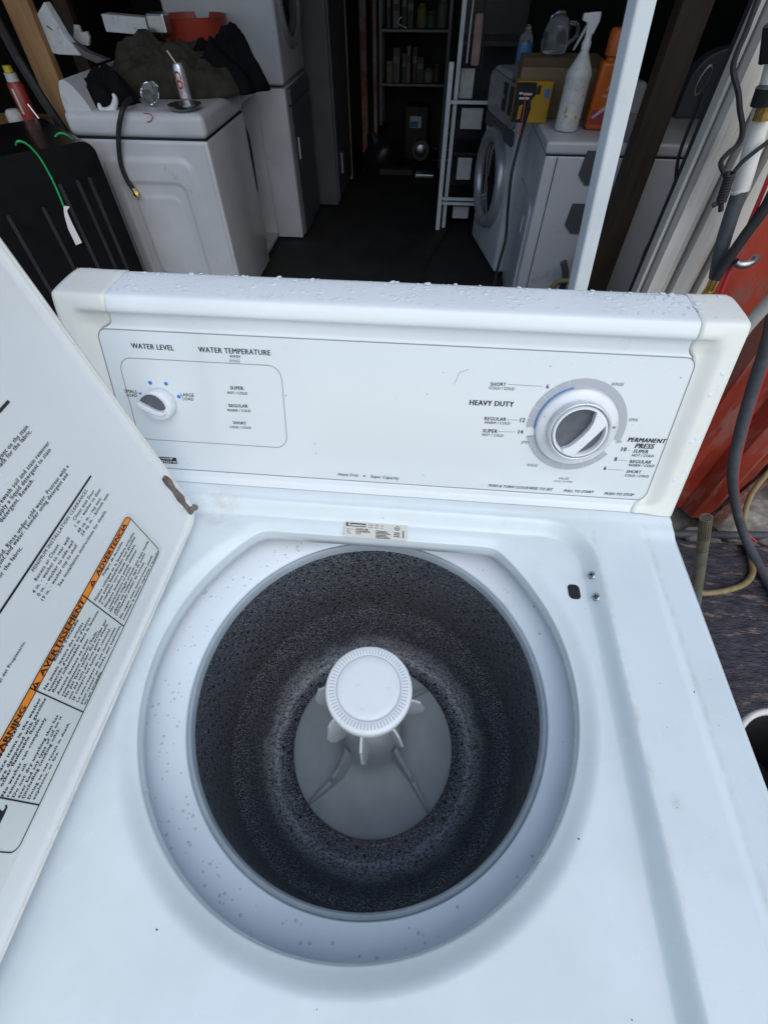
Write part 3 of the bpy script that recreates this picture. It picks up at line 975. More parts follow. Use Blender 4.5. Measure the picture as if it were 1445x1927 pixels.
for t_ in (('Peligro de Incendio', (195, 1084.3), (231, 1021.4)), ('Nunca coloque en la lavadora artículos', (179.9, 1131.5), (252.1, 1004.4)), ('que estén humedecidos con gasolina', (186.7, 1135), (254.2, 1012.1)),
           ('o cualquier otro líquido inflamable.', (191.9, 1138.7), (254.8, 1025.6)), ('Ninguna lavadora puede eliminar', (198.6, 1143.9), (257.3, 1036)), ('completamente el aceite.', (205.4, 1147.5), (246.9, 1067.1)),
           ('No seque ningún artículo que haya tenido', (209, 1152.2), (279.7, 1019.4)), ('alguna vez cualquier tipo de aceite', (215.4, 1154.9), (272.9, 1043.2)), ('(incluyendo aceites de cocina).', (219.3, 1159), (271.9, 1058.8)),
           ('No seguir estas instrucciones puede', (227.2, 1164.7), (287, 1047.4)), ('ocasionar la muerte, explosión o incendio.', (232.4, 1167.8), (298.8, 1038)),
           ("Risque d'incendie", (103.5, 1244.8), (147.5, 1168.4)), ('Ne jamais mettre des articles', (85.5, 1298.8), (156.5, 1173.8)), ("humectés d'essence ou d'autres", (93.6, 1301.9), (170, 1163.9)),
           ('fluides inflammables dans la laveuse.', (100.8, 1304.2), (185.9, 1150)), ('Aucune laveuse ne peut', (110.1, 1308.7), (166.4, 1204.4)), ("complètement enlever l'huile.", (117.8, 1310.9), (183.2, 1189.1)),
           ('Ne pas faire sécher des articles qui', (124.1, 1313.2), (199.7, 1169.3)), ("ont été salis par tout genre d'huile", (131.3, 1316.4), (202.4, 1176.5)), ('(y compris les huiles de cuisson).', (137.6, 1318.6), (207.8, 1183.7)),
           ('Le non-respect de ces instructions', (146.6, 1322.2), (216.8, 1183.7)), ('peut causer un décès, une explosion,', (153.8, 1325.3), (227, 1178.3)), ('ou un incendie.', (160.1, 1327), (191.3, 1264.6)),
           ('ire Hazard', (0, 1427.3), (37.6, 1364.7), 'F'), ('lace items in the washer', (0, 1454.7), (76.8, 1316.2), 'Do not p'), ('are dampened with gasoline', (2.6, 1469.7), (86.5, 1316.2), 'that '),
           ('other flammable fluids.', (3.5, 1481.2), (75, 1353.2), 'or '), ('No washer can completely', (6.2, 1499.7), (86.5, 1353.2)), ('remove oil.', (15.9, 1500.6), (51.2, 1437)),
           ('Do not dry anything that has', (26.5, 1501.5), (109.4, 1347.9)), ('ever had any type of oil on it', (36.2, 1502.7), (116.5, 1349.7)), ('(including cooking oils).', (44.1, 1503.8), (112, 1372.6)),
           ('Doing so can result in death,', (55.1, 1505), (131.5, 1361.2)), ('explosion, or fire.', (64.4, 1505.9), (110.3, 1415.9))):
    stx(*t_)
# black logo in the sticker's lowest field
lo = MB()
pts = [sp(p) for p in ((13.5, 1519), (8, 1533), (0, 1549))]
e_ = pts[2] - pts[0]
g_ = V((0, -1, 0))
lo.add([sp((-14, 1576)), sp((0, 1549)), sp((8, 1533)), sp((13.5, 1520)), sp((12, 1514.5)), sp((9, 1516)), sp((9.5, 1521)), sp((4, 1528)), sp((-2, 1522)), sp((-30, 1560))], [tuple(range(10))])
lo.build('label_logo', INK, LID)

# hinge at the rear corner
hg = MB()
hp = [lyw(lp(p)) for p in ((310, 886), (318, 897), (327, 913), (338, 932), (346, 944), (354, 957))]
hw = [.0058, .0060, .0046, .0058, .0044, .0042]
hh_ = [.003, .0055, .004, .0060, .0035, .005]
top_, bot_ = [], []
for (y, q), a, b in zip(hp, hw, hh_):
    y = min(y, y1 - .0060)
    top_ += [lid(y - a, q, LD + .0005), lid(y - a * .7, q, LD + b), lid(y + a * .4, q, LD + b), lid(y + a * .6, q, LD + .0005)]
hg.add(top_, [(4 * i + k, 4 * i + k + 1, 4 * i + k + 5, 4 * i + k + 4) for i in range(5) for k in range(3)] + [(0, 1, 2, 3), (20, 23, 22, 21)])
hg.tube([lid(hp[5][0] - .006, hp[5][1], LD + .004), lid(hp[5][0] + .003, hp[5][1] - .002, LD + .004), lid(hp[5][0] + .006, max(hp[5][1] - .006, .006), LD + .004)], .0038, 10, 4)
hg.build('hinge', RUSTY, LID, smooth=True)
GRIME = mat('rust_grime', (.26, .20, .14), .7, var=.3, vs=200)
gr = MB()
for k in range(60):
    y, q = hp[4][0] + random.gauss(.002, .006), hp[4][1] + random.gauss(-.002, .008)
    if q < .006 or y > y1 - .007: continue
    c, s_ = lid(y, q, LD + .0012 + .0028 * max(0, 1 - min(q, y1 - y) / .02)), random.uniform(.0002, .0007)
    gr.add([c + (LU * math.cos(a * PI / 3) + V((0, 1, 0)) * math.sin(a * PI / 3)) * s_ for a in range(6)], [(0, 1, 2, 3, 4, 5)])
stuff(gr.build('rust_specks', GRIME, LID))

# ---- rain drops lying on the machine
WATER = mat('water_film', (.74, .80, .82), .14, coat=.3, ior=1.33, var=0, rvar=0, spec=.3)
db = MB()
def drop(c, n, r, flat=.45, asp=1.0):
    n = V(n).normalized()
    u = n.orthogonal().normalized()
    a = random.uniform(0, PI)
    b = n.cross(u)
    u, b = u * math.cos(a) + b * math.sin(a), b * math.cos(a) - u * math.sin(a)
    vs = []
    for ph, k_ in ((0, 8), (.55, 8), (1.05, 6)):
        for k in range(8):
            vs.append(c + (u * math.cos(k * PI / 4) * asp + b * math.sin(k * PI / 4)) * r * math.cos(ph) + n * r * flat * math.sin(ph))
    vs.append(c + n * r * flat)
    fs = [(i * 8 + k, i * 8 + (k + 1) % 8, i * 8 + 8 + (k + 1) % 8, i * 8 + 8 + k) for i in range(2) for k in range(8)]
    fs += [(16 + k, 16 + (k + 1) % 8, 24) for k in range(8)]
    db.add(vs, fs)
for k in range(900):
    x = random.uniform(-.338, .338)
    y = random.uniform(.281, .325)
    if noise.noise(V((x * 14, y * 20, 3))) < -.12 and random.random() < .75: continue
    z = lerp(.2004, .2014, (y - .281) / .044) + (.0006 if abs(x) > .29 else 0)
    drop(V((x, y, TOP + z - .0001)), (0, -.02, 1), random.choice((.0006, .0009, .0012, .0016, .0026)) * random.uniform(.7, 1.2), .12, random.uniform(.8, 1.7))
for k in range(36):                                  # right and left end caps
    s_ = random.choice((1, 1, -1))
    x = s_ * random.uniform(.328, .338)
    t = random.uniform(.1, .95)
    y, z = lerp(.2105, .2620, t) - .0009, lerp(.0265, .168, t) + .0006
    drop(V((x, y, TOP + z)), (0, -.94, .34), random.choice((.0006, .0008, .0012, .0024)), .22)
for k in range(140):                                  # brow and upper panel
    x = random.uniform(-.27, .29)
    drop(zc(random.uniform(.150, .1645)) + V((x, 0, 0)), FN, random.uniform(.0004, .0009), .4) if k % 2 else drop(V((x, .2715, TOP + .1915)), (0, -.8, .6), random.uniform(.0005, .0011), .4)
o = mesh('water_drops', db.v, db.f, WATER, W, smooth=True)
# dust specks and chips on the enamel
SPK = mat('dark_speck', (.10, .09, .08), .8)
ck = MB()
for k in range(46):
    x, y = random.uniform(-.18, .33), random.choice((random.uniform(-.30, .0), random.uniform(-.2, .18)))
    a_ = math.atan2(y, x)
    rho = math.hypot(x, y) - r_open(a_)
    if rho < .006: continue
    z, q_ = TOP + top_height(x, y, rho) + .0002, random.choice((.0003, .0004, .0007))
    ck.add([V((x, y, z)) + V((q_ * math.cos(k2) * random.uniform(.6, 1.6), q_ * math.sin(k2) * random.uniform(.6, 1.6), 0)) for k2 in [i * PI / 3 for i in range(6)]], [(0, 1, 2, 3, 4, 5)])
for k in range(26):
    c, q_ = zc(random.uniform(.02, .16)) + V((random.uniform(-.28, .30), 0, 0)), random.choice((.0002, .0003, .0005))
    ck.add([c + FN * .0003 + (FU * math.cos(k2) + FV * math.sin(k2)) * q_ * random.uniform(.6, 1.6) for k2 in [i * PI / 3 for i in range(6)]], [(0, 1, 2, 3, 4, 5)])
stuff(ck.build('specks', SPK, W))
hr = MB()
hr.tube([face(p) + FN * .0005 for p in ((854, 723), (860, 712), (864, 702), (872, 698), (882, 694))], .00016, 5, 4)
hr.build('hair', mat('hair_grey', (.38, .36, .36), .6), W)
stuff(o)
# fainter dried drops on the splash ring
SPOT = mat('water_spot', (.58, .62, .68), .3, var=.1, vs=300)
db = MB()
rp = [(.236, -.0602), (.226, -.0620), (.212, -.0655), (.200, -.0695), (.1925, -.0725)]
for k in range(330):
    a = random.uniform(0, 2 * PI)
    if not (R(90) < a < R(290)) and random.random() < .6: continue
    t = random.uniform(.8, 3.9)
    i = int(t)
    (r0, z0), (r1, z1) = rp[i], rp[i + 1]
    r, z = lerp(r0, r1, t - i), lerp(z0, z1, t - i)
    n3 = V((-(z1 - z0) * -1 * math.cos(a), -(z1 - z0) * -1 * math.sin(a), (r0 - r1))).normalized()
    if n3.z < 0: n3 = -n3
    n3 = V((math.cos(a) * (z1 - z0) / (r1 - r0) * -1, math.sin(a) * (z1 - z0) / (r1 - r0) * -1, 1)).normalized()
    drop(V((AX + r * math.cos(a), r * math.sin(a), TOP + z + .0001)), n3, random.choice((.0006, .0008, .001, .0014)), .25)
stuff(db.build('dried_drops', SPOT, W, smooth=True))

# ------------------------------------------------------------------ things outside the shed, right of the washer
REDM = mat('red_paint_metal', (.26, .032, .016), .36, var=.45, vs=9, bump=.35, bs=60, col2=(.24, .085, .065), c2s=14, c2lo=.52, c2hi=.60, coat=.15, stretch=(1, 1, .35))
RUSTR = mat('rusty_rail', (.12, .055, .035), .7, var=.4, vs=30, bump=.4, bs=120, col2=(.22, .13, .10), c2s=18)
BOARD = mat('weathered_board', (.032, .031, .040), .55, var=.75, vs=55, bump=1.6, bs=160, col2=(.18, .13, .11), c2s=24, c2lo=.54, c2hi=.64, stretch=(.5, 1.5, 1))
BEIGE = mat('beige_siding', (.52, .49, .44), .55, var=.10, vs=12, bump=.15, bs=90, col2=(.30, .27, .23), c2s=9, c2lo=.58, c2hi=.72, stretch=(3, 1, .35))
BZ = .081
bq = [az(p, BZ) for p in ((1250, 1022), (1500, 1022))]
yb_ = (bq[0].y + bq[1].y) / 2
tag(MB().box((-.75, -1.3, .0), (2.4, yb_, .08)).build('timber_board', BOARD, None, bevel=.006), 'dark weathered plywood board on the ground under the washer', 'board')
yr = ay((1300, 984), 1).y
r0 = az((1300, 980), .02)
yr = r0.y
rw = thing('red_metal_wall', 'red painted corrugated metal wall with water stains and rusty bottom rail', 'wall', (r0.x, yr, 0))
def sheet(pts, z0, z1, name, m, parent, th=.012):
    mb = MB()
    n = len(pts)
    vs = [V((x, y, z0)) for x, y in pts] + [V((x, y, z1)) for x, y in pts]
    d = V((pts[-1][1] - pts[0][1], -(pts[-1][0] - pts[0][0]), 0)).normalized() * -th
    vs += [v + d for v in vs]
    fs = [(i, i + 1, n + i + 1, n + i) for i in range(n - 1)] + [(2 * n + n + i, 2 * n + n + i + 1, 2 * n + i + 1, 2 * n + i) for i in range(n - 1)]
    fs += [(n + i, n + i + 1, 3 * n + i + 1, 3 * n + i) for i in range(n - 1)] + [(i + 1, i, 2 * n + i, 2 * n + i + 1) for i in range(n - 1)]
    fs += [(0, n, 3 * n, 2 * n), (n - 1, 2 * n + n - 1, 3 * n + n - 1, n + n - 1)]
    return mb.add(vs, fs).build(name, m, parent)
yw = 1.00
bx0, bx1 = ay((1198, 545), yw).x, ay((1345, 545), yw).x
c1 = az((1332, 976), .02)
c2 = az((1445, 880), .04)
dr = (V((c2.x, c2.y, 0)) - V((c1.x, c1.y, 0))).normalized()
pn = V((-dr.y, dr.x, 0))
pts = [(c1.x - .36, c1.y + .012), (c1.x - .30, c1.y + .02), (c1.x - .27, c1.y - .025), (c1.x - .20, c1.y - .025), (c1.x - .175, c1.y + .02), (c1.x - .115, c1.y + .02), (c1.x - .09, c1.y - .025), (c1.x - .03, c1.y - .025), (c1.x, c1.y)]
q = V((c1.x, c1.y, 0))
for k in range(9):
    for s_, o_ in ((.02, 0), (.05, .03), (.15, .03), (.18, 0), (.26, 0)):
        p = q + dr * (k * .26 + s_) + pn * o_
        pts.append((p.x, p.y))
pts[0] = (bx1 - .03, pts[0][1])
if pts[1][0] < pts[0][0]: pts[0] = (pts[1][0] - .02, pts[0][1])
sheet(pts, .05, 1.8, 'corrugated_sheet', REDM, rw)
rl_ = MB()
a = V((c1.x, c1.y, 0))
ang = math.atan2(dr.y, dr.x)
rot = Matrix.Rotation(ang, 3, 'Z')
for z0, z1, t0, t1 in ((.004, .05, -.045, -.012), (.052, .085, -.028, -.010)):
    b = MB().box((-.05, t0, z0), (2.4, t1, z1))
    b.v = [a + rot @ v for v in b.v]
    b.build('bottom_rail', RUSTR, rw, bevel=.004)

# beige siding panel beside the shed opening
yw = 1.00
bx0, bx1 = ay((1198, 545), yw).x, ay((1345, 545), yw).x
bp_ = thing('siding_panel', 'grey beige ribbed siding panel standing at the right of the shed opening', 'wall panel', ((bx0 + bx1) / 2, yw, 0))
edges = [0, .05, .30, .36, .62, .68, .92, 1.0]
wdt = bx1 - bx0
z_ = 0
for i, (u0, u1) in enumerate(zip(edges[:-1], edges[1:])):
    dep = (.0, .022, .006, .022, .006, .022, .0)[i]
    tp = .006
    x0_, x1_ = bx0 + wdt * u0, bx0 + wdt * u1
    mb = MB()
    mb.prism([(x0_ + .0012, yw + .03, 0), (x1_ - .0012, yw + .03, 0), (x1_ - .0012 - (tp if dep > .01 else 0), yw - dep, 0), (x0_ + .0012 + (tp if dep > .01 else 0), yw - dep, 0)], (0, 0, 1.8))
    mb.build('siding_rib', BEIGE, bp_)
MB().box((bx0 + .002, yw + .031, 0), (bx1 - .002, yw + .05, 1.8)).build('backing', WALLM, bp_)

# pipe, hoses, cords hanging in front of the siding
PVC = mat('white_pvc', (.72, .71, .66), .4, var=.08, vs=30)
GREYH = mat('grey_hose', (.075, .08, .09), .6, var=.15, vs=60, bump=.2, bs=200)
TANH = mat('tan_hose', (.24, .19, .085), .5, var=.2, vs=60, bump=.1)
REDW = mat('red_wire', (.50, .03, .04), .4)
GREYP = mat('grey_pipe', (.38, .37, .34), .5, var=.1)
yp = .92
pp = thing('water_pipe', 'white plastic pipe with grey foam sleeve and brass coupling against the beige siding', 'pipe', ay((1335, 560), yp))
MB().tube([ay((1475, 60), yp), ay((1400, 335), yp), ay((1392, 352), yp)], .0150, 16, 3).build('pipe', PVC, pp, smooth=True)
MB().tube([ay((1396, 345), yp), ay((1362, 450), yp), ay((1347, 520), yp)], .0135, 16, 4).build('foam_sleeve', GREYH, pp, smooth=True)
MB().tube([ay((1348, 515), yp), ay((1331, 552), yp), ay((1300, 620), yp), ay((1290, 650), yp)], .0092, 14, 3).build('brass_coupling', BRASS, pp, smooth=True)
MB().tube([ay((1334, 546), yp), ay((1330, 556), yp)], .0125, 6, 1).build('brass_nut', BRASS, pp)
yq = .90
gh = ay((1445, 195), yq)
bv = thing('valve', 'black and brass tap valve above the white pipe', 'valve', gh)
MB().tube([ay((1462, 40), yq), ay((1452, 110), yq)], .017, 12, 1).build('handle', BLACKP, bv, smooth=True)
MB().tube([ay((1452, 160), yq), ay((1440, 195), yq)], .022, 12, 1).build('body', BLACKP, bv, smooth=True)
MB().tube([ay((1444, 197), yq), ay((1434, 224), yq)], .015, 12, 1).build('brass_collar', BRASS, bv, smooth=True)
tag(MB().tube([ay(p, 0.89) for p in ((1470, 330), (1440, 390), (1400, 445), (1362, 500), (1345, 525))], .0100, 12, 5).build('supply_hose', RUBBER, None, True), 'black rubber hose running up from the brass coupling by the siding', 'hose')
tag(MB().tube([ay(p, 0.90) for p in ((1460, 300), (1425, 385), (1385, 480), (1360, 540), (1340, 600))], .004, 8, 5).build('red_wire', REDW, None, True), 'thin red wire along the grey pipe sleeve', 'wire')
hk = [ay(p, 0.885) for p in ((1383, 492), (1390, 497), (1404, 497), (1418, 490), (1424, 480))]
tag(MB().tube(hk, .0075, 10, 5).build('wall_hook', STEEL, None, True), 'bent steel hook on the red wall', 'hook')
cord = [ay(p, 0.90) for p in ((1432, -20), (1404, 58), (1388, 95), (1379, 130), (1389, 172), (1392, 205), (1397, 240), (1391, 268), (1367, 290), (1356, 308), (1366, 332))]
pc = thing('power_cord', 'black power cord hung on the beige siding with its slack coiled in a bundle', 'cord', ay((1360, 380), 0.90))
MB().tube(cord, .0042, 8, 5).build('cord', RUBBER, pc, smooth=True)
MB().tube([ay(p, 0.895) for p in ((1450, 262), (1420, 285), (1398, 303), (1381, 322))], .0036, 8, 4).build('cord', RUBBER, pc, smooth=True)
b0, b1 = ay((1375, 324), 0.895), ay((1357, 378), 0.895)
coil = MB()
dv = (b1 - b0)
e1 = dv.normalized().orthogonal().normalized(); e2 = dv.normalized().cross(e1)
coil.tube([b0 + dv * (k / 80) + (e1 * math.cos(k * PI / 4) + e2 * math.sin(k * PI / 4)) * .0068 for k in range(81)], .0030, 6, 1)
coil.build('coil', RUBBER, pc, smooth=True)
MB().tube([b1, b1 + V((-.012, 0, -.008))], .0045, 8, 1).build('cord_end', RUBBER, pc, smooth=True)
MB().tube([b1, b1 + V((.008, 0, -.016))], .0045, 8, 1).build('cord_end', RUBBER, pc, smooth=True)
tag(MB().tube([ay(p, 0.90) for p in ((1386, 640), (1412, 606), (1450, 565), (1500, 510))], .0145, 14, 4).build('conduit', GREYP, None, True), 'pale grey conduit behind the console end cap', 'conduit')
gz = lambda p, z: az(p, z)
hs_ = [ay((1475, 480), .94), ay((1448, 630), .92), ay((1418, 725), .92), ay((1391, 820), .91), ay((1378, 895), .90), az((1386, 958), .16), az((1398, 1000), .125), az((1425, 1060), .10), az((1480, 1150), .10)]
gh_ = thing('grey_hose', 'thick grey hose with a red stripe hanging down the red wall', 'hose', V((hs_[6].x, hs_[6].y, .08)))
MB().tube(hs_, .0150, 14, 5).build('hose', GREYH, gh_, smooth=True)
MB().tube([p + V((.0145, -.004, 0)) for p in hs_[:7]] + [az((1424, 1020), .09)], .0032, 8, 5).build('stripe', REDW, gh_, smooth=True)
th = [az((1470, 862), .22), az((1440, 895), .18), az((1413, 932), .15), az((1400, 975), .11), az((1404, 1015), .092), az((1414, 1055), .092), az((1416, 1078), .092), az((1402, 1098), .092), az((1368, 1111), .092), az((1330, 1116), .092), az((1290, 1112), .092), az((1240, 1100), .092)]
tag(MB().tube(th, .0098, 12, 6).build('tan_hose', TANH, None, True), 'tan rubber hose curling on the dark board beside the washer', 'hose')
tag(MB().tube([az(p, .018) for p in ((1180, 1005), (1280, 1006), (1380, 1008), (1480, 1008))], .017, 12, 4).build('floor_pipe', GREYH, None, True), 'dark pipe lying along the foot of the red wall', 'pipe')
# concrete strip between wall and board
CONC = mat('pale_rubble', (.24, .23, .20), .9, var=.4, vs=30, bump=1.2, bs=50)
for i, (p, s_) in enumerate((((1425, 975), .10), ((1370, 990), .07), ((1460, 1000), .09), ((1320, 1014), .05))):
    c = az(p, .01)
    mb = MB()
    bm = bmesh.new()
    bmesh.ops.create_icosphere(bm, subdivisions=3, radius=s_)
    for v in bm.verts:
        k = 1 + .35 * noise.noise(v.co * (2.2 / s_ * .4) + V((i * 7, 0, 0))) + .1 * noise.noise(v.co * (6 / s_ * .4))
        v.co = V((v.co.x * k * 1.3, v.co.y * k, max(v.co.z * k * .38, -.01)))
    bm.verts.ensure_lookup_table()
    mb.add([v.co + c for v in bm.verts], [[q.index for q in f.verts] for f in bm.faces])
    bm.free()
    tag(mb.build('rubble_stone', CONC, None), ('largest pale rubble lump at the foot of the red wall', 'pale rubble lump beside the thick grey hose', 'pale rubble lump beyond the dark floor pipe', 'small pale rubble lump behind the splined shaft')[i], 'stone', 'rubble at the foot of the red wall')

# splined shaft standing upright beside the washer
SHAFT = mat('worn_shaft', (.36, .32, .22), .38, metal=.7, var=.3, vs=50, col2=(.30, .34, .36), c2s=25, stretch=(1, 1, .25))
rb = az((1302, 1180), .081)
ty = rb.y
t0, t1 = V((rb.x, ty, .081)), ay((1329, 974), ty)
ax_ = (t1 - t0)
m3 = ax_.normalized().to_track_quat('Z', 'Y').to_matrix()
Ls = ax_.length
k_ = lambda p: (ay(p, ty) - t0).length
rr = .5 * (ay((1340, 1040), ty) - ay((1318, 1040), ty)).length
sh_ = thing('splined_shaft', 'worn steel shaft with a splined tip standing upright beside the washer', 'shaft', t0)
MB().lathe([(rr * 1.15, 0), (rr * 1.05, Ls * .45), (rr, k_((1326, 1032))), (.0001, k_((1326, 1032)))], 24, t0, mat=m3).build('shaft', SHAFT, sh_, smooth=True)
MB().lathe([(rr * .98, k_((1326, 1031))), (rr * 1.0, k_((1327, 1011))), (.0001, k_((1327, 1011)))], 24, t0, mat=m3).build('collar', SHAFT, sh_, smooth=True)
za, zb_ = k_((1327, 1010)), Ls
MB().lathe([(rr * .80, za), (rr * .80, zb_ - .002), (.0001, zb_ - .002)], 32, t0, mat=m3).build('spline_core', RUSTY, sh_)
for k in range(20):
    a = 2 * PI * k / 20
    d, u = V((math.cos(a), math.sin(a), 0)), V((-math.sin(a), math.cos(a), 0))
    tw_ = rr * .085
    ol = [d * rr * .76 - u * tw_, d * rr * .99 - u * tw_, d * rr * .99 + u * tw_, d * rr * .76 + u * tw_]
    MB().prism([t0 + m3 @ (p + V((0, 0, za))) for p in ol], m3 @ V((0, 0, zb_ - za))).build('spline', SHAFT, sh_)

# bucket at the washer's right side
BUCK = mat('bucket_plastic', (.42, .42, .38), .5, var=.15, vs=20)
rim_c = az((1452, 1432), .30)
bu = thing('bucket', 'dirty white round bucket on the board beside the washer', 'bucket', V((rim_c.x + .05, rim_c.y - .02, .081)))
cc = (rim_c.x + .05, rim_c.y - .02, 0)
MB().lathe([(.10, .083), (.128, .30), (.121, .30), (.094, .09), (.0001, .09)], 48, cc).build('bucket_body', BUCK, bu, smooth=True)
MB().lathe(chaikin([(.122, .296), (.120, .312), (.130, .316), (.136, .308), (.131, .294)], 1), 48, cc).build('bucket_rim', PVC, bu, smooth=True)
MB().lathe([(.119, .298), (.093, .0915), (.0001, .0915)], 48, cc).build('inside_shade', RUBBER, bu, smooth=True)  # black lining: the shade inside the bucket put into its colour

# ------------------------------------------------------------------ inside the shed: machines on the left
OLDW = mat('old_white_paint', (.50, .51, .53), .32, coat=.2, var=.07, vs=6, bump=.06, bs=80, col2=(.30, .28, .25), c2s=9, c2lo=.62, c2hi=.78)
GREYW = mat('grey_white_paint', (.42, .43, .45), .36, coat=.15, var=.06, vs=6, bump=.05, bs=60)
BLACKE = mat('black_enamel', (.006, .006, .007), .30, coat=.05, spec=.3, var=.2, vs=12)
GLASS = mat('dark_glass', (.015, .018, .02), .06, coat=1, var=.1)
SILV = mat('silver_plastic', (.42, .43, .45), .3, metal=.5, var=.1, vs=20)
DKGREY = mat('dark_grey_paint', (.085, .087, .092), .45, var=.15, vs=6)
WOOD = mat('pine_wood', (.30, .17, .075), .6, var=.2, vs=6, bump=.2, bs=60, stretch=(6, 6, .6))
DWOOD = mat('dark_wood', (.045, .030, .018), .7, var=.3, vs=6, bump=.2, bs=60, stretch=(6, 6, .6))

def relief(name, m, parent, O, U, Vv, Nn, wd, ht, hfun, nu=60, nv=70, th=.004):
    """Pressed sheet: a grid with height hfun(u, v) over the rectangle."""
    vs, fs = [], []
    for j in range(nv + 1):
        for i in range(nu + 1):
            u, v_ = wd * i / nu, ht * j / nv
            vs.append(O + U * u + Vv * v_ + Nn * (th + hfun(u, v_)))
    for j in range(nv):
        for i in range(nu):
            a = j * (nu + 1) + i
            fs.append((a, a + 1, a + nu + 2, a + nu + 1))
    return mesh(name, vs, fs, m, parent, smooth=True)

def sdrr(u, v_, x0, x1, y0, y1, r):
    dx = abs(u - (x0 + x1) / 2) - (x1 - x0) / 2 + r
    dy = abs(v_ - (y0 + y1) / 2) - (y1 - y0) / 2 + r
    return math.hypot(max(dx, 0), max(dy, 0)) + min(max(dx, dy), 0) - r

# white machine, side towards us, front towards the aisle
zA = .83
qa = az((389, 264), zA)
xA, yA = qa.x, qa.y
DA = .62
A = thing('white_washer', 'white washer with pressed side panel and heaped clothes on top, left of the aisle', 'washer', (xA - .33, yA + DA / 2, 0))
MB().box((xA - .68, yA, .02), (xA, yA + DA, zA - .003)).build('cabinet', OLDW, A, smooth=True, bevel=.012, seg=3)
relief('side_panel', OLDW, A, V((xA - .66, yA, .05)), V((1, 0, 0)), V((0, 0, 1)), V((0, -1, 0)), .64, zA - .07,
       lambda u, v_: .010 * (1 - sst(-.010, .012, sdrr(u, v_, .09, .55, .05, .70, .06))) - .008 * (1 - sst(-.010, .010, sdrr(u, v_, .15, .49, .10, .60, .05))) + .006 * (1 - sst(-.008, .008, sdrr(u, v_, .20, .44, .14, .54, .04))), 90, 90)
tp = MB().box((xA - .685, yA - .004, zA), (xA + .006, yA + DA, zA + .10)).build('top', OLDW, A, smooth=True, bevel=.030, seg=6)
MB().box((xA - .675, yA + .004, zA - .004), (xA - .004, yA + DA - .01, zA + .001)).build('seam', DARK, A)
zT = zA + .10
# console at the back of that machine
cl0, cl1 = ay((112, 150), yA + .10), ay((205, 215), yA + .10)
pc_ = [(-.67, -.03), (-.672, .03), (-.655, .09), (-.635, .11), (-.60, .10), (-.555, .04), (-.53, -.03)]
cs = MB().prism([V((xA + u, yA + .02, zT + v_)) for u, v_ in chaikin(pc_ + [pc_[0]], 2)[:-1]], (0, DA - .04, 0)).build('console', OLDW, A, smooth=True)

# black machine in front of it, turned
zB = .87
pR, pL = az((172, 262), zB), az((8, 292), zB)
dB = V((pR.x - pL.x, pR.y - pL.y, 0)).normalized()
nB = V((dB.y, -dB.x, 0))
bA = math.atan2(dB.y, dB.x)
LB = .66
B_ = thing('black_washer', 'glossy black appliance with pressed ribs and a green cord tied round it', 'appliance', V((pR.x, pR.y, 0)) - dB * (LB / 2) - nB * .3)
rotB = Matrix.Rotation(bA, 3, 'Z')
def Bp(u, n_, z): return V((pR.x, pR.y, 0)) - dB * (LB - u) + nB * n_ + V((0, 0, z))
mb = MB().prism([Bp(u, 0, 0) + V((0, 0, z)) for u, z in rrect(0, LB, .03, zB, (.01, .01, .05, .05), 6)], nB * -.58)
mb.build('cabinet', BLACKE, B_, smooth=True)
RIBM = mat('rib_black', (.030, .031, .034), .3, var=.2)
for u0 in (.05, .18, .33, .44, .52, .575):
    MB().prism([Bp(u, .0005, z) for u, z in rrect(u0, u0 + .016, .08, zB - (.20 if u0 < .4 else .13), .0075, 5)], nB * .004).build('rib', RIBM, B_)
GREEN = mat('green_cord', (.02, .38, .12), .5, var=.2, vs=60)
gc = thing('green_cord', 'bright green cord looped over the black appliance with a white tag', 'cord', ay((110, 300), pR.y - .2))
dpt = lambda p, n_: at(p, tuple(nB), nB.dot(V((pR.x, pR.y, 0)) + nB * n_))
MB().tube([dpt((30, 272), -.03), dpt((34, 265), .012), dpt((50, 270), .014), dpt((72, 292), .012), dpt((92, 325), .012), dpt((108, 358), .012), dpt((120, 388), .012)], .0042, 8, 5).build('cord', GREEN, gc, smooth=True)
MB().tube([dpt((104, 256), -.02), dpt((112, 250), .01), dpt((124, 252), .012), dpt((136, 260), .0)], .0042, 8, 5).build('cord', GREEN, gc, smooth=True)
MB().prism([dpt(p, .014) for p in ((119, 386), (131, 388), (126, 396), (128, 402), (136, 420), (154, 456), (143, 461), (128, 430), (121, 405))], nB * .0008).build('tag', WHITEINK, gc)

# opened machine between
xO = xA - .03
O_ = thing('opened_washer', 'stripped white washer cabinet with its front panel missing beside the pressed panel washer', 'washer', (xO - .3, yA + .86, 0))
y0o, y1o = yA + .65, yA + 1.02
MB().box((xO - .6, y1o - .02, .03), (xO, y1o, .84)).build('side_panel', OLDW, O_, bevel=.004)
MB().box((xO - .6, y0o, .03), (xO - .01, y0o + .02, .80)).build('side_panel', DKGREY, O_, bevel=.004)
MB().box((xO - .6, y0o, .03), (xO, y1o, .06)).build('base', GREYW, O_, bevel=.004)
MB().box((xO - .6, y0o + .02, .06), (xO - .58, y1o - .02, .8)).build('back_panel', DKGREY, O_)
MB().box((xO - .6, y0o, .842), (xO + .004, y1o, .872)).build('top', OLDW, O_, bevel=.008)
MB().lathe([(.15, .12), (.16, .2), (.16, .62), (.15, .66), (.0001, .66)], 32, (xO - .3, (y0o + y1o) / 2, 0)).build('tub', DKGREY, O_, smooth=True)
MB().box((xO - .06, y0o + .10, .10), (xO - .02, y0o + .13, .34), Matrix.Rotation(R(12), 3, 'X')).build('bracket', GREYW, O_, bevel=.004)
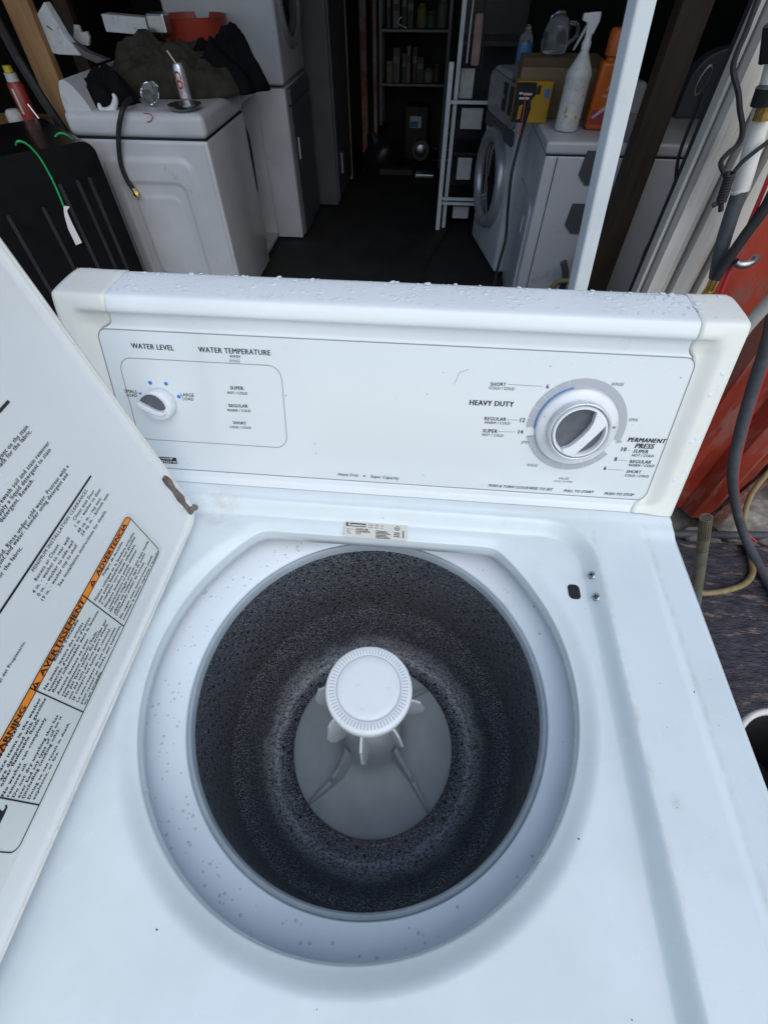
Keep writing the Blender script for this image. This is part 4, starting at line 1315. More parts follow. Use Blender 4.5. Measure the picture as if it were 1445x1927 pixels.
MB().tube([(xO - .02, y0o + .04, .78), (xO + .004, y0o + .05, .70), (xO, y0o + .06, .55), (xO - .02, y0o + .1, .40)], .010, 8, 5).build('hose', RUBBER, O_, smooth=True)

# lower white machine of the stack, and the dryer on it
qc = az((574, 451), 0)
xC, yC = qc.x, qc.y
C2 = thing('base_washer', 'white washer carrying the upper dryer, its dark front facing the aisle', 'washer', (xC - .33, yC + .3, 0))
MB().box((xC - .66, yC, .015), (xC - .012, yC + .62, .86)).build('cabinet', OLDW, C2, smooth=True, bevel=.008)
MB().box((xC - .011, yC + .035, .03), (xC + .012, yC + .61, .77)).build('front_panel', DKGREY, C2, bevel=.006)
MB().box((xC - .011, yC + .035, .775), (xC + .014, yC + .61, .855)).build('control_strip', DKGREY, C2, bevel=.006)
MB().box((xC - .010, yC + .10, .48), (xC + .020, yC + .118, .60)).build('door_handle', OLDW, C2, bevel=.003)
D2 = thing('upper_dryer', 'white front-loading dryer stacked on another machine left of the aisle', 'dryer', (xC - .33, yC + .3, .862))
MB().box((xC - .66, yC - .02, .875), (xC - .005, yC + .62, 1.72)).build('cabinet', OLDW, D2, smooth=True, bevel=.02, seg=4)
dcc = V((xC - .004, yC + .30, 1.28))
mx_ = Matrix(((0, 0, 1), (0, 1, 0), (-1, 0, 0)))
MB().lathe(chaikin([(.27, .0), (.27, .02), (.255, .03), (.235, .028), (.222, .01)], 1), 64, dcc, mat=mx_).build('door_ring', SILV, D2, smooth=True)
MB().lathe([(.225, .006), (.15, .022), (.0001, .03)], 64, dcc, mat=mx_).build('door_glass', GLASS, D2, smooth=True)

# tall dark cabinet and a board beside it
qe = az((664, 337), 0)
xE = qe.x
E2 = thing('tall_cabinet', 'tall dark grey steel cabinet beyond the stacked dryer', 'cabinet', (xE - .3, qe.y - .36, 0))
MB().box((xE - .6, yC + .68, .02), (xE - .02, qe.y, 2.1)).build('carcass', DKGREY, E2, bevel=.008)
MB().box((xE - .0195, yC + .69, .05), (xE - .004, qe.y - .02, 2.08)).build('door', DKGREY, E2, bevel=.004)
MB().box((xE - .0035, yC + .86, .20), (xE + .006, yC + .90, .34)).build('sticker', GREYW, E2)
TANB = mat('tan_board', (.34, .25, .17), .6, var=.2, vs=5)
tb0, tb1 = ay((630, 0), qe.y + .03), ay((660, 190), qe.y + .03)
tag(MB().box((xE - .09, qe.y + .004, 0), (xE - .0, qe.y + .03, 2.1)).build('standing_board', TANB, None, bevel=.003), 'tan board standing at the far edge of the tall cabinet', 'board')

# ------------------------------------------------------------------ back of the shed
RUSTP = mat('red_rusty_post', (.20, .06, .04), .6, var=.4, vs=12, col2=(.20, .18, .16), c2s=4)
yK = qe.y + .42
for i, (pa, wd_, zb) in enumerate((((683, 60), .055, .30), ((705, 60), .035, .45))):
    x = ay(pa, yK - .1).x
    tag(MB().box((x - wd_ / 2, yK - .12, 0), (x + wd_ / 2, yK - .08, 2.3)).build('red_post', RUSTP, None, bevel=.004), ('wide rusty red steel post at the back of the shed', 'narrow rusty red steel post beside the wide one')[i], 'post', 'red posts')
sx0, sx1 = ay((716, 60), yK).x, ay((846, 60), yK).x
SHELFM = mat('shelf_steel', (.10, .10, .10), .4, metal=.4, var=.2)
rk = thing('back_shelf', 'dark steel shelving with old books at the back of the shed', 'shelf', ((sx0 + sx1) / 2, yK + .12, 0))
zs = [ay((760, 156), yK).z, ay((760, 53), yK).z, ay((760, -60), yK).z]
for x in (sx0, sx1):
    for y in (yK - .01, yK + .25):
        MB().box((x - .012, y, 0), (x + .012, y + .02, 2.2)).build('upright', SHELFM, rk)
for z in zs:
    MB().box((sx0, yK, z - .022), (sx1, yK + .26, z - .002)).build('shelf_board', SHELFM, rk, bevel=.003)
BOOKC = [mat('book_cover_%d' % i, c, .6, var=.15, vs=20) for i, c in enumerate(((.13, .115, .035), (.09, .088, .07), (.035, .05, .042), (.14, .135, .11), (.06, .035, .022)))]
nbk = 0
names = ('yellow', 'grey', 'dark green', 'pale', 'brown')
for zi, z in enumerate(zs[:2]):
    x = sx0 + .05
    k = 0
    while x < sx0 + (sx1 - sx0) * (.62 if zi == 0 else .45):
        wd_ = random.uniform(.022, .06)
        h_ = random.uniform(.13, .27)
        ci = (0, 1, 2, 3, 4, 2, 1)[(k + zi * 2) % 7]
        where = ('at the end by the red posts', 'second from the red posts', 'third from the red posts', 'fourth from the red posts', 'fifth from the red posts', 'sixth from the red posts', 'seventh from the red posts', 'eighth from the red posts')[min(k, 7)]
        c = V((x + wd_ / 2, yK + .09, z))
        b = thing('book', '%s book on the %s steel shelf, %s' % (names[ci], ('lower', 'upper')[zi], where), 'book', c, 'books on the back shelf')
        o_ = V((x, yK + .02, z))
        MB().box(o_, o_ + V((wd_, .15, h_))).build('cover', BOOKC[ci], b, bevel=.002)
        MB().box(o_ + V((.004, -.0008, h_ * .55)), o_ + V((wd_ - .004, .001, h_ * .75))).build('spine_label', BOOKC[3 if ci != 3 else 4], b)
        x += wd_ + random.choice((.003, .006, .02))
        k += 1
WHT = mat('pale_paper', (.50, .50, .48), .6, var=.1, vs=30)
# crumpled things low on the floor by the shelf
def lump(name, c, s, m, label, cat, seed, flat=.6, sub=3):
    bm = bmesh.new()
    bmesh.ops.create_icosphere(bm, subdivisions=sub, radius=1)
    off = V((seed * 3.7, seed * 1.3, 0))
    for v in bm.verts:
        k = 1 + .30 * noise.noise(v.co * 1.6 + off) + .14 * noise.noise(v.co * 4.5 + off) + .05 * noise.noise(v.co * 11 + off)
        z = max(v.co.z, -.30) + .30
        v.co = V((c[0] + v.co.x * k * s[0], c[1] + v.co.y * k * s[1], c[2] + z * k * s[2] * .77))
    mb = MB().add([v.co.copy() for v in bm.verts], [])
    bm.verts.index_update()
    mb.f = [[q.index for q in f.verts] for f in bm.faces]
    bm.free()
    return tag(mb.build(name, m, None, True), label, cat)
BLUEB = mat('blue_box', (.05, .14, .34), .5)
qf = az((715, 322), 0)
lump('bag', (qf.x, qf.y + .12, .002), (.20, .16, .34), BLACKP, 'black rubbish bag slumped below the red posts', 'bag', 4)
qf = az((780, 300), 0)
cbx = thing('blue_carton', 'small carton with a blue and white label in the clutter at the back', 'carton', (qf.x, qf.y, 0))
MB().box((qf.x - .11, qf.y, .002), (qf.x + .11, qf.y + .2, .42)).build('carton', DWOOD, cbx, bevel=.004)
MB().box((qf.x - .06, qf.y - .002, .26), (qf.x + .05, qf.y - .0005, .35)).build('carton_label', WHT, cbx)
MB().box((qf.x - .055, qf.y - .004, .265), (qf.x + .02, qf.y - .0025, .31)).build('label_patch', BLUEB, cbx)
qf = az((812, 305), 0)
pm = thing('pump', 'small grey pump with a round face on the floor at the back', 'pump', (qf.x - .1, qf.y + .05, 0))
MB().lathe([(.085, 0), (.085, .16), (.0001, .16)], 28, (qf.x - .12, qf.y + .18, .092), mat=Matrix(((1, 0, 0), (0, 0, -1), (0, 1, 0)))).build('housing', DKGREY, pm, smooth=True)
MB().lathe([(.05, 0), (.055, .012), (.04, .02), (.0001, .02)], 28, (qf.x - .12, qf.y + .021, .092), mat=Matrix(((1, 0, 0), (0, 0, -1), (0, 1, 0)))).build('face', STEEL, pm, smooth=True)
fr_ = thing('hand_trolley', 'small bent metal trolley lying on the floor at the back', 'trolley', (qf.x + .10, qf.y, 0))
for a_, b_ in (((.0, .0, .12), (.30, .05, .08)), ((.0, .0, .02), (.30, .05, .012)), ((.10, 0, .30), (.27, .05, .1))):
    MB().tube([V((qf.x, qf.y, 0)) + V(a_), V((qf.x, qf.y, 0)) + V(b_)], .008, 8, 1).build('bar', STEEL, fr_)

# odds and ends on the shelves and hanging in the dark
tins = (('pale tin at the end of the lower steel shelf', .72, 0, .05, .09, 3), ('brown jar next to the pale tin on the lower shelf', .85, 0, .04, .12, 4), ('yellowish jar on the upper steel shelf beside the books', .58, 1, .045, .14, 0), ('dark green tin on the upper steel shelf', .72, 1, .05, .10, 2), ('grey tin at the far end of the upper steel shelf', .88, 1, .045, .17, 1))
for lb, u, zi, r_, h_, ci in tins:
    c = (lerp(sx0, sx1, u), yK + .10, zs[zi])
    tag(MB().lathe([(.0001, .0005), (r_, .0005), (r_, h_ * .8), (r_ * .7, h_ * .88), (r_ * .7, h_), (.0001, h_)], 24, c).build('tin', BOOKC[ci], None, True), lb, 'tin', 'tins on the back shelf')
for i, (a_, b_, c_) in enumerate((((892, -10), (884, 60), (878, 118)), ((912, -10), (910, 60), (905, 140)), ((756, 30), (748, 42), (765, 52)))):
    yy_ = az((823, 432), 0).y - .12 if i < 2 else yK - .05
    tag(MB().tube([ay(a_, yy_), ay(b_, yy_), ay(c_, yy_)], .005, 8, 4).build('loose_cable', (WHT, RUBBER, WHT)[i], None, True), ('pale cable hanging in front of the metal rack', 'black cable hanging in front of the metal rack', 'pale cable end lying on the upper steel shelf')[i], 'cable')
pk = ay((898, 75), az((823, 432), 0).y - .10)
tag(MB().prism([pk + V((x, 0, z)) for x, z in rrect(-.025, .025, -.11, .11, .012, 4)], (0, .02, 0)).build('hanging_tag', mat('dull_pink', (.30, .20, .18), .8, var=.2), None, bevel=.004), 'dull pink padded tag hanging in front of the metal rack', 'tag')
for i, (p, sz, m_, lb) in enumerate((((700, 255), (.10, .10, .22), BLACKP, 'low black crate below the narrow red post'), ((745, 330), (.16, .06, .05), DWOOD, 'flat brown tray on the floor before the back shelf'), ((798, 335), (.09, .05, .03), STEEL, 'small flat metal piece on the floor at the back'), ((830, 270), (.12, .1, .3), DKGREY, 'dark grey box on the floor behind the rack'))):
    c = az(p, 0)
    tag(MB().box((c.x - sz[0], c.y, .0015), (c.x + sz[0], c.y + sz[1] * 2, sz[2])).build('floor_box', m_, None, bevel=.006), lb, 'box')

# ------------------------------------------------------------------ right of the aisle
# white metal rack with papers
qg = az((823, 432), 0)
yG_ = qg.y
G = thing('metal_rack', 'white metal upright rack with dark shelves beside the front-loading washer', 'rack', (qg.x + .1, yG_ + .15, 0))
WMET = mat('white_metal', (.62, .64, .66), .35, var=.06, vs=20)
def bar(a, b, w_, name='bar', m=WMET, parent=None, t=.018):
    a, b = V(a), V(b)
    d = (b - a).normalized()
    s_ = d.cross(V((0, 1, 0))).normalized() * (w_ / 2)
    return MB().prism([a - s_, b - s_, b + s_, a + s_], (0, t, 0)).build(name, m, parent)
p1 = ay((850, 116), yG_)
bar((qg.x, yG_, 0), (p1.x, yG_, p1.z), .030, 'upright', WMET, G)
bar((qg.x + .045, yG_ + .05, 0), (p1.x + .05, yG_ + .05, p1.z + .7), .026, 'upright', WMET, G)
xg1 = ay((910, 190), yG_).x
for zz, nm in ((ay((870, 193), yG_).z, 1), (ay((855, 376), yG_).z, 2)):
    for k in range(nm):
        bar((qg.x + .02, yG_ + .02, zz - .03 * k), (xg1 + .05, yG_ + .02, zz - .03 * k), .018, 'crossbar', WMET, G)
for zz in (.16, .46, .74, 1.02):
    MB().box((qg.x + .06, yG_ + .08, zz), (xg1 + .25, yG_ + .45, zz + .02)).build('shelf_board', BLACKP, G)
    MB().box((qg.x + .06, yG_ + .44, zz), (xg1 + .25, yG_ + .46, zz + .28)).build('back_panel', BLACKP, G)
for i, (a_, b_) in enumerate((((868, 128), (888, 185)), ((869, 202), (905, 243)), ((862, 296), (884, 338)), ((853, 388), (880, 411)))):
    P0, P1 = ay(a_, yG_ + .10), ay(b_, yG_ + .10)
    tag(MB().box((P0.x, yG_ + .10, P1.z), (P1.x, yG_ + .13, P0.z)).build('white_box', WHT, None, bevel=.003),
        ('narrow white box on the topmost rack shelf', 'wide white box under the upper rack bar', 'white box on the third rack shelf', 'low white box on the bottom rack shelf')[i], 'box', 'white boxes on the rack')

# front-loading washer facing the aisle
qh = az((890, 470), 0)
xH = az((893, 535), 0).x
qi = az((1031, 274), .86)
xI, yI = qi.x, qi.y
yH0 = yI + .60
H_ = thing('front_load_washer', 'white front-loading washer with round chrome door facing the aisle', 'washer', (xH + .34, yH0 + .31, 0))
yH1 = yH0 + .64
MB().box((xH, yH0, .02), (xH + .68, yH1, .97)).build('cabinet', OLDW, H_, smooth=True, bevel=.035, seg=5)
mh = Matrix(((0, 0, -1), (0, 1, 0), (1, 0, 0)))
hc = V((xH - .001, (yH0 + yH1) / 2 + .01, .47))
MB().lathe(chaikin([(.265, -.01), (.268, .03), (.250, .05), (.215, .052), (.195, .03), (.19, .01)], 1), 64, hc, mat=mh).build('door_ring', SILV, H_, smooth=True)
MB().lathe([(.195, .01), (.19, .022), (.12, .03), (.0001, .034)], 64, hc, mat=mh).build('door_glass', GLASS, H_, smooth=True)
cp = MB().prism([V((xH - .004, y, z)) for y, z in rrect(yH0 + .05, yH1 - .03, .77, .955, .05, 6)], (-.012, 0, 0)).build('control_panel', SILV, H_)
MB().prism([V((xH - .0165, y, z)) for y, z in rrect(yH0 + .10, yH0 + .19, .82, .94, .008, 3)], (-.003, 0, 0)).build('display', BLACKP, H_)
MB().prism([V((xH - .0165, y, z)) for y, z in rrect(yH0 + .24, yH0 + .31, .82, .94, .008, 3)], (-.003, 0, 0)).build('display', BLACKP, H_)
MB().prism([V((xH - .0165, y, z)) for y, z in rrect(yH0 + .27, yH0 + .30, .87, .89, .004, 3)], (-.005, 0, 0)).build('badge', STEEL, H_)
MB().prism([V((xH - .003, y, z)) for y, z in rrect(yH0 + .04, yH1 - .02, .70, .765, .02, 5)], (-.010, 0, 0)).build('trim', DKGREY, H_)

H_.rotation_euler.z = R(12)
H_.location = H_.location + V((.05, .09, 0))
# dryer with its side towards us
I_ = thing('white_dryer', 'white dryer with grey corner brackets behind the white post, bottles on top', 'dryer', (xI + .34, yI + .29, 0))
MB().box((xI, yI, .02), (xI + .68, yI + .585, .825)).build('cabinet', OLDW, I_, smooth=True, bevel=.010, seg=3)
MB().box((xI - .006, yI - .004, .828), (xI + .69, yI + .588, .878)).build('top', OLDW, I_, smooth=True, bevel=.014, seg=4)
MB().box((xI + .004, yI + .004, .822), (xI + .67, yI + .58, .830)).build('seam', DARK, I_)
MB().box((xI + .052, yI - .0035, .03), (xI + .055, yI + .001, .82)).build('side_seam', DARK, I_)
MB().prism([V((xI - .001, y, z)) for y, z in rrect(yI + .06, yI + .54, .10, .60, .04, 6)], (-.010, 0, 0)).build('door', OLDW, I_)
MB().box((xI - .014, yI + .18, .44), (xI - .0105, yI + .20, .52)).build('door_handle', WMET, I_, bevel=.002)
for zz, hgt in (((ay((1105, 282), yI).z), .13), ((ay((1085, 382), yI).z), .13)):
    xx = ay((1100, 300), yI).x if zz > .6 else ay((1079, 400), yI).x
    MB().prism([V((xx, yI - .006, zz)), V((xx + .09, yI - .006, zz)), V((xx + .09, yI - .006, zz - hgt)), V((xx + .03, yI - .006, zz - hgt)), V((xx - .01, yI - .006, zz - hgt * .7))], (0, .004, 0)).build('corner_bracket', DKGREY, I_)
hz_ = [ay(p, yI - .05) for p in ((1060, 492), (1064, 515), (1058, 540), (1050, 570))]
tag(MB().tube(hz_, .017, 12, 4).build('drain_hose', DKGREY, None, True), 'dark grey drain hose hanging at the white dryer\'s side', 'hose')
tag(MB().tube([ay(p, yI - .10) for p in ((1036, 545), (1050, 530), (1075, 528), (1115, 530), (1118, 560))], .013, 12, 5).build('yellow_hose', TANH, None, True), 'yellowish hose coiled behind the washer console by the post', 'hose')

# white post at the opening
yP = .95
POSTM = mat('post_white', (.74, .79, .80), .4, var=.04, vs=15, col2=(.50, .50, .46), c2s=8, c2lo=.62, c2hi=.8)
dP = .030
def post_at(pb, pt, y):                               # foot and lean of one corner edge, from two sightings
    a_, c_ = ay(pb, y), ay(pt, y)
    k = (c_.x - a_.x) / (c_.z - a_.z)
    return a_.x - k * a_.z, k
(xb, kb), (xc, kc), (xa, ka) = post_at((1082, 543), (1198, 0), yP), post_at((1104, 543), (1240, 0), yP), post_at((1068, 543), (1178, 0), yP + dP)
kk_ = (kb + kc + ka) / 3
zm = ay((1140, 270), yP).z                            # keep the fit at mid height
xb, xc, xa = [x + (k - kk_) * zm for x, k in ((xb, kb), (xc, kc), (xa, ka))]
post = MB()
post.prism([V((xb, yP, 0)), V((xc, yP, 0)), V((xc - .008, yP + .045, 0)), V((xa, yP + dP, 0))], V((kk_, 0, 1)) * 2.3)
tag(post.build('white_post', POSTM, None, bevel=.004), 'white square post standing before the shed opening', 'post')

# wooden stud behind the post
ws = ay((1215, 300), 2.35)
tag(MB().box((ws.x - .07, 2.35, 0), (ws.x + .04, 2.44, 2.29)).build('wood_stud', DWOOD, None, bevel=.004), 'dark wooden stud just behind the white post', 'stud')

# dark machine in the right-hand corner with another below its shoulder
yM = 2.9
m0, m1 = ay((1190, 250), yM), ay((1420, 245), yM)
mz = ay((1330, 246), yM).z
Mm = thing('corner_washer', 'old grey washer with a domed console in the dark right corner', 'washer', ((m0.x + m1.x) / 2, yM + .3, 0))
MB().box((m0.x - .05, yM, .01), (m1.x + .1, yM + .6, mz - .05)).build('cabinet', GREYW, Mm, smooth=True, bevel=.012)
MB().box((m0.x - .056, yM - .006, mz - .046), (m1.x + .106, yM + .606, mz)).build('top', GREYW, Mm, smooth=True, bevel=.014)
dm = MB()
dxa, dxb = ay((1262, 240), yM + .25).x, ay((1420, 240), yM + .25).x
dzt = ay((1340, 84), yM + .25).z
ol = [(dxa, mz + .001)] + [(lerp(dxa, dxb, .5 - .5 * math.cos(PI * k / 16)), mz + .06 + (dzt - mz - .06) * math.sin(PI * k / 16) ** .5) for k in range(1, 16)] + [(dxb, mz + .001)]
dm.prism([V((x, yM + .25, z)) for x, z in ol], (0, .09, 0))
dm.build('console', DKGREY, Mm, bevel=.006)
oc = ay((1323, 150), yM + .25)
MB().lathe([(.040, 0), (.043, .004), (.036, .006)], 32, oc, mat=Matrix(((.6, 0, .0), (0, 0, -1), (.5, 1.3, 0)))).build('oval_badge', SILV, Mm, smooth=True)
MB().prism([V((x, yM - .001, z)) for x, z in rrect(m0.x - .01, m1.x + .06, .06, ay((1200, 460), yM).z, .09, 7)], (0, -.02, 0)).build('door', GREYW, Mm, bevel=.006)
MB().prism([V((x, yM - .0215, z)) for x, z in rrect(m0.x + .04, m1.x + .02, .06, ay((1200, 485), yM).z, .08, 7)], (0, -.008, 0)).build('door_panel', DKGREY, Mm, bevel=.004)
tag(MB().tube([ay(p, 1.5) for p in ((1320, 175), (1300, 230), (1278, 290), (1271, 340), (1268, 375), (1240, 430), (1215, 470), (1200, 520), (1193, 570))], .0045, 8, 5).build('black_cable', RUBBER, None, True), 'thin black cable hanging before the corner washer', 'cable')

tag(MB().tube([az(p, .006) for p in ((862, 395), (845, 425), (832, 447), (812, 480), (795, 515), (780, 560))], .006, 8, 5).build('floor_cable', RUBBER, None, True), 'black cable trailing across the shed floor from the rack', 'cable')

# ------------------------------------------------------------------ heap on the left-hand washer
OLIVE = mat('olive_cloth', (.040, .037, .028), .95, var=.35, vs=18, bump=.8, bs=220, spec=.1)
BLACKC = mat('black_cloth', (.008, .008, .009), .95, var=.3, vs=20, bump=.5, bs=200, spec=.08)
def heap(name, c, rx, ry, h, m, label, cat, seed, rot=0, folds=1.0, n=96):
    """Heaped cloth: a thick domed sheet with folds, lying on what is below it."""
    vs, fs = [], []
    off = V((seed * 5.1, seed * 2.3, 0))
    nr, na = n // 2, n
    cr_, sr_ = math.cos(rot), math.sin(rot)
    def pt(a, t):
        e = 1 + .22 * noise.noise(V((math.cos(a), math.sin(a), 0)) * 1.7 + off) + .08 * noise.noise(V((math.cos(a), math.sin(a), 0)) * 6 + off)
        u, v_ = math.cos(a) * t * e, math.sin(a) * t * e
        p = V((u * 2.2, v_ * 2.2, 0)) + off
        z = (1 - t ** 2.6) ** .8 * (.72 + .5 * noise.noise(p * .9)) if t < 1 else 0
        ridge = 1 - abs(noise.noise(V((p.x * 1.6 + .6 * noise.noise(p * 1.3), p.y * .9, 1.7)) * 1.5)) * 2
        z += folds * .12 * ridge * (1 - t ** 4) * min(1, t * 3) + .05 * folds * noise.noise(p * 4.2) * (1 - t ** 4)
        x, y = u * rx, v_ * ry
        return V((c[0] + x * cr_ - y * sr_, c[1] + x * sr_ + y * cr_, c[2] + max(0, z) * h + .004 * (1 - t)))
    vs.append(pt(0, 0))
    for j in range(1, nr + 1):
        for i in range(na): vs.append(pt(2 * PI * i / na, j / nr))
    for i in range(na):
        fs.append((0, 1 + i, 1 + (i + 1) % na))
        for j in range(nr - 1):
            a, b = 1 + j * na, 1 + (j + 1) * na
            fs.append((a + i, b + i, b + (i + 1) % na, a + (i + 1) % na))
    fs.append(tuple(1 + (nr - 1) * na + i for i in range(na - 1, -1, -1)))
    o = mesh(name, vs, fs, m, None, smooth=True)
    return tag(o, label, cat)
zT = zA + .1005
jk = ay((330, 150), yA + .38)
heap('jacket', (jk.x - .03, yA + .44, zT), .38, .15, .235, OLIVE, 'crumpled dark olive jacket heaped on the white washer', 'jacket', 3, .10, 1.1)
jk2 = ay((430, 140), yA + .48)
heap('black_garment', (jk2.x - .02, yA + .50, zT), .20, .11, .26, BLACKC, 'black garment heaped behind the olive jacket', 'garment', 8, .3, .5)
cp_ = ay((195, 165), yA + .17)
heap('black_hat', (cp_.x - .01, yA + .20, zT), .15, .13, .15, BLACKC, 'black cloth hat beside the washer console', 'hat', 9, 0, .6)
# white curved handle
hp_ = [ay(p, yA + .045) for p in ((186, 193), (190, 204), (201, 208), (213, 202), (217, 186), (212, 175))]
tag(MB().tube(hp_, lambda t: .004 + .011 * math.sin(PI * min(1, max(0, t))) ** .6, 10, 5).build('white_hook', WMET, None, True), 'white curved plastic hook in front of the black hat', 'hook')
# can with straw on a black dish
dc_ = az((350, 206), zT)
dish = MB().lathe([(.0001, .012), (.05, .012), (.072, .022), (.078, .022), (.070, .008), (.05, .0005), (.0001, .0005)], 40, (dc_.x, dc_.y, zT)).build('black_dish', GLASS, None, True)
tag(dish, 'shiny black round dish on the edge of the white washer', 'dish')
CANM = mat('can_silver', (.62, .63, .65), .25, metal=.6, var=.05)
CANR = mat('can_red', (.42, .02, .03), .35)
cb0 = V((dc_.x - .030, dc_.y + .105, zT))
can = thing('soda_can', 'slim silver soda can with red lettering and a straw on the white washer', 'can', cb0)
hc_ = ay((330, 118), cb0.y).z - zT
MB().lathe(chaikin([(.020, 0), (.0265, .008), (.0265, hc_ - .018), (.021, hc_ - .002), (.020, hc_), (.018, hc_ - .003), (.0001, hc_ - .004)], 1), 32, cb0).build('can_body', CANM, can, smooth=True)
def wrapc(p):
    d = p - cb0
    a = d.x / .0268
    return V((cb0.x + .0269 * math.sin(a), cb0.y - .0269 * math.cos(a), p.z))
text3('COKE', cb0 + V((-.018, -.03, hc_ - .022)), cb0 + V((-.018, -.03, .012)), (0, -1, 0), 'can_lettering', CANR, can, bold=.03, ys=1.0, lift=0, warp=wrapc)
MB().tube([cb0 + V((0, 0, hc_ - .01)), ay((314, 94), cb0.y)], .0035, 8, 1).build('straw', mat('straw_pink', (.62, .45, .38), .4), can, smooth=True)
# clear plastic bottle cap and jar
jc = az((280, 205), zT)
CLEAR = mat('clear_plastic', (.85, .88, .9), .08, trans=.95, ior=1.35, var=.05)
jar = thing('plastic_jar', 'small clear plastic jar tipped on its side on the white washer', 'jar', (jc.x, jc.y, zT))
mj = Matrix.Rotation(R(-62), 3, 'X') @ Matrix.Rotation(R(15), 3, 'Y')
MB().lathe([(.0001, 0), (.036, 0), (.038, .012), (.036, .045), (.020, .060), (.018, .075), (.0001, .075)], 32, (jc.x - .005, jc.y + .035, zT + .038), mat=mj).build('jar_body', CLEAR, jar, smooth=True)
# brass-ended hose hanging over the edge
bh = thing('black_hose', 'black rubber hose with a brass end hanging down the white washer\'s side', 'hose', ay((240, 280), yA - .02))
MB().tube([ay((246, 185), yA + .10), ay((238, 192), yA + .03), ay((229, 212), yA - .028), ay((223, 250), yA - .03), ay((226, 300), yA - .03), ay((236, 332), yA - .03), ay((250, 354), yA - .03)], .011, 10, 5).build('hose', RUBBER, bh, smooth=True)
MB().tube([ay((249, 353), yA - .03), ay((259, 369), yA - .03)], .0105, 8, 1).build('brass_end', BRASS, bh, smooth=True)
MB().tube([ay((254, 361), yA - .03), ay((258, 366), yA - .03)], .0150, 6, 1).build('brass_nut', BRASS, bh)
tag(MB().tube([az((270, 212), zT + .002), az((282, 214), zT + .004), ay((287, 220), yA - .008), ay((283, 227), yA - .008), ay((276, 229), yA - .008)], .0022, 6, 5).build('red_lead', REDW, None, True), 'short red wire lying over the washer\'s top edge', 'wire')

# white bent panel, white clip, box and bucket behind the heap
yS = yA + .34
WP = mat('dirty_white_plastic', (.52, .53, .54), .4, var=.1, vs=30, col2=(.12, .12, .11), c2s=26, c2lo=.60, c2hi=.68)
pt_ = [ay(p, yS) for p in ((82, 2), (55, 50), (56, 72), (70, 92), (110, 102), (150, 104), (118, 62), (98, 28))]
bent = thing('bent_panel', 'dirty white plastic panel leaning behind the washer console', 'panel', ay((100, 104), yS))
MB().prism(pt_, (.015, .03, .0)).build('face', WP, bent, bevel=.004)
MB().prism([ay(p, yS + .01) for p in ((118, 62), (150, 104), (182, 119), (200, 112), (160, 96), (132, 76))], (.01, .04, .0)).build('flange', DKGREY, bent, bevel=.004)
tag(MB().prism([ay(p, yS + .12) for p in ((138, 45), (148, 47), (152, 60), (163, 58), (168, 70), (167, 86), (150, 82), (138, 70))], (0, .02, 0)).build('plastic_clip', WHT, None, bevel=.003), 'cream plastic clip part behind the bent white panel', 'clip')
P0, P1 = ay((190, 28), yA + .52), ay((280, 63), yA + .52)
wb = thing('parts_box', 'scuffed white box with a dark metal end on the heap', 'box', V(((P0.x + P1.x) / 2, yA + .52, P1.z)))
MB().box((P0.x, yA + .52, P1.z), (P1.x, yA + .60, P0.z), Matrix.Rotation(R(3), 3, 'Y')).build('box', WP, wb, bevel=.003)
MB().box((P1.x + .002, yA + .52, P1.z - .004), (P1.x + .10, yA + .60, P0.z + .01)).build('metal_end', STEEL, wb, bevel=.01)
REDP = mat('red_plastic', (.36, .05, .03), .45, var=.15, vs=10)
rbk = ay((362, 72), yA + .85)
tag(MB().lathe([(.0001, 0), (.155, 0), (.185, .30), (.19, .31), (.178, .31), (.15, .012), (.0001, .012)], 40, (ay((362, 40), yA + .85).x, yA + .85, .8735)).build('red_bucket', REDP, None, True), 'red plastic bucket behind the olive jacket', 'bucket')

# timber frame and shelf in the left corner
yT = yA + .30
s0 = ay((72, 120), yT)
tag(MB().box((s0.x - .045, yT, 0), (s0.x + .075, yT + .05, 2.29)).build('timber_stud', WOOD, None, bevel=.004), 'pine timber stud in the left corner behind the black appliance', 'stud')
s1 = ay((125, 40), yT + .55)
tag(MB().box((s1.x - .04, yT + .55, 0), (s1.x + .04, yT + .60, 2.29)).build('timber_stud', DWOOD, None, bevel=.004), 'dark timber stud behind the bent white panel', 'stud')
z1 = ay((40, 240), yT - .02).z
xs1 = ay((88, 240), yT - .02).x
tag(MB().box((xs1 - .8, yT - .03, z1 - .03), (xs1, yT + .30, z1)).build('timber_shelf', WOOD, None, bevel=.003), 'pine shelf board beside the timber stud', 'shelf')
SPR = mat('spray_can_red', (.34, .05, .04), .4, var=.1)
spc = V((ay((48, 200), yT + .06).x, yT + .06, z1))
spn = thing('spray_can', 'red spray can with a white and yellow cap on the pine shelf', 'spray can', spc)
hs2 = ay((25, 128), yT + .06).z - z1
MB().lathe([(.0001, .001), (.036, .001), (.038, .01), (.038, hs2 * .72), (.030, hs2 * .78), (.0001, hs2 * .79)], 28, spc).build('can_body', SPR, spn, smooth=True)
MB().lathe([(.030, hs2 * .785), (.028, hs2 * .93), (.0001, hs2 * .94)], 28, spc).build('cap', WHT, spn, smooth=True)
MB().lathe([(.022, hs2 * .941), (.020, hs2 * 1.05), (.0001, hs2 * 1.06)], 24, spc).build('nozzle', mat('yellow_plastic', (.55, .42, .02), .4), spn, smooth=True)
MB().box(spc + V((-.006, -.0395, .05)), spc + V((.006, -.0385, hs2 * .68))).build('stripe', WHT, spn)
rc = V((ay((14, 190), yT + .04).x, yT + .04, z1))
tag(MB().lathe([(.0001, .001), (.035, .001), (.042, .02), (.040, .05), (.028, .066), (.0001, .070)], 28, rc).build('white_cup', WHT, None, True), 'small white round cup beside the red spray can', 'cup')
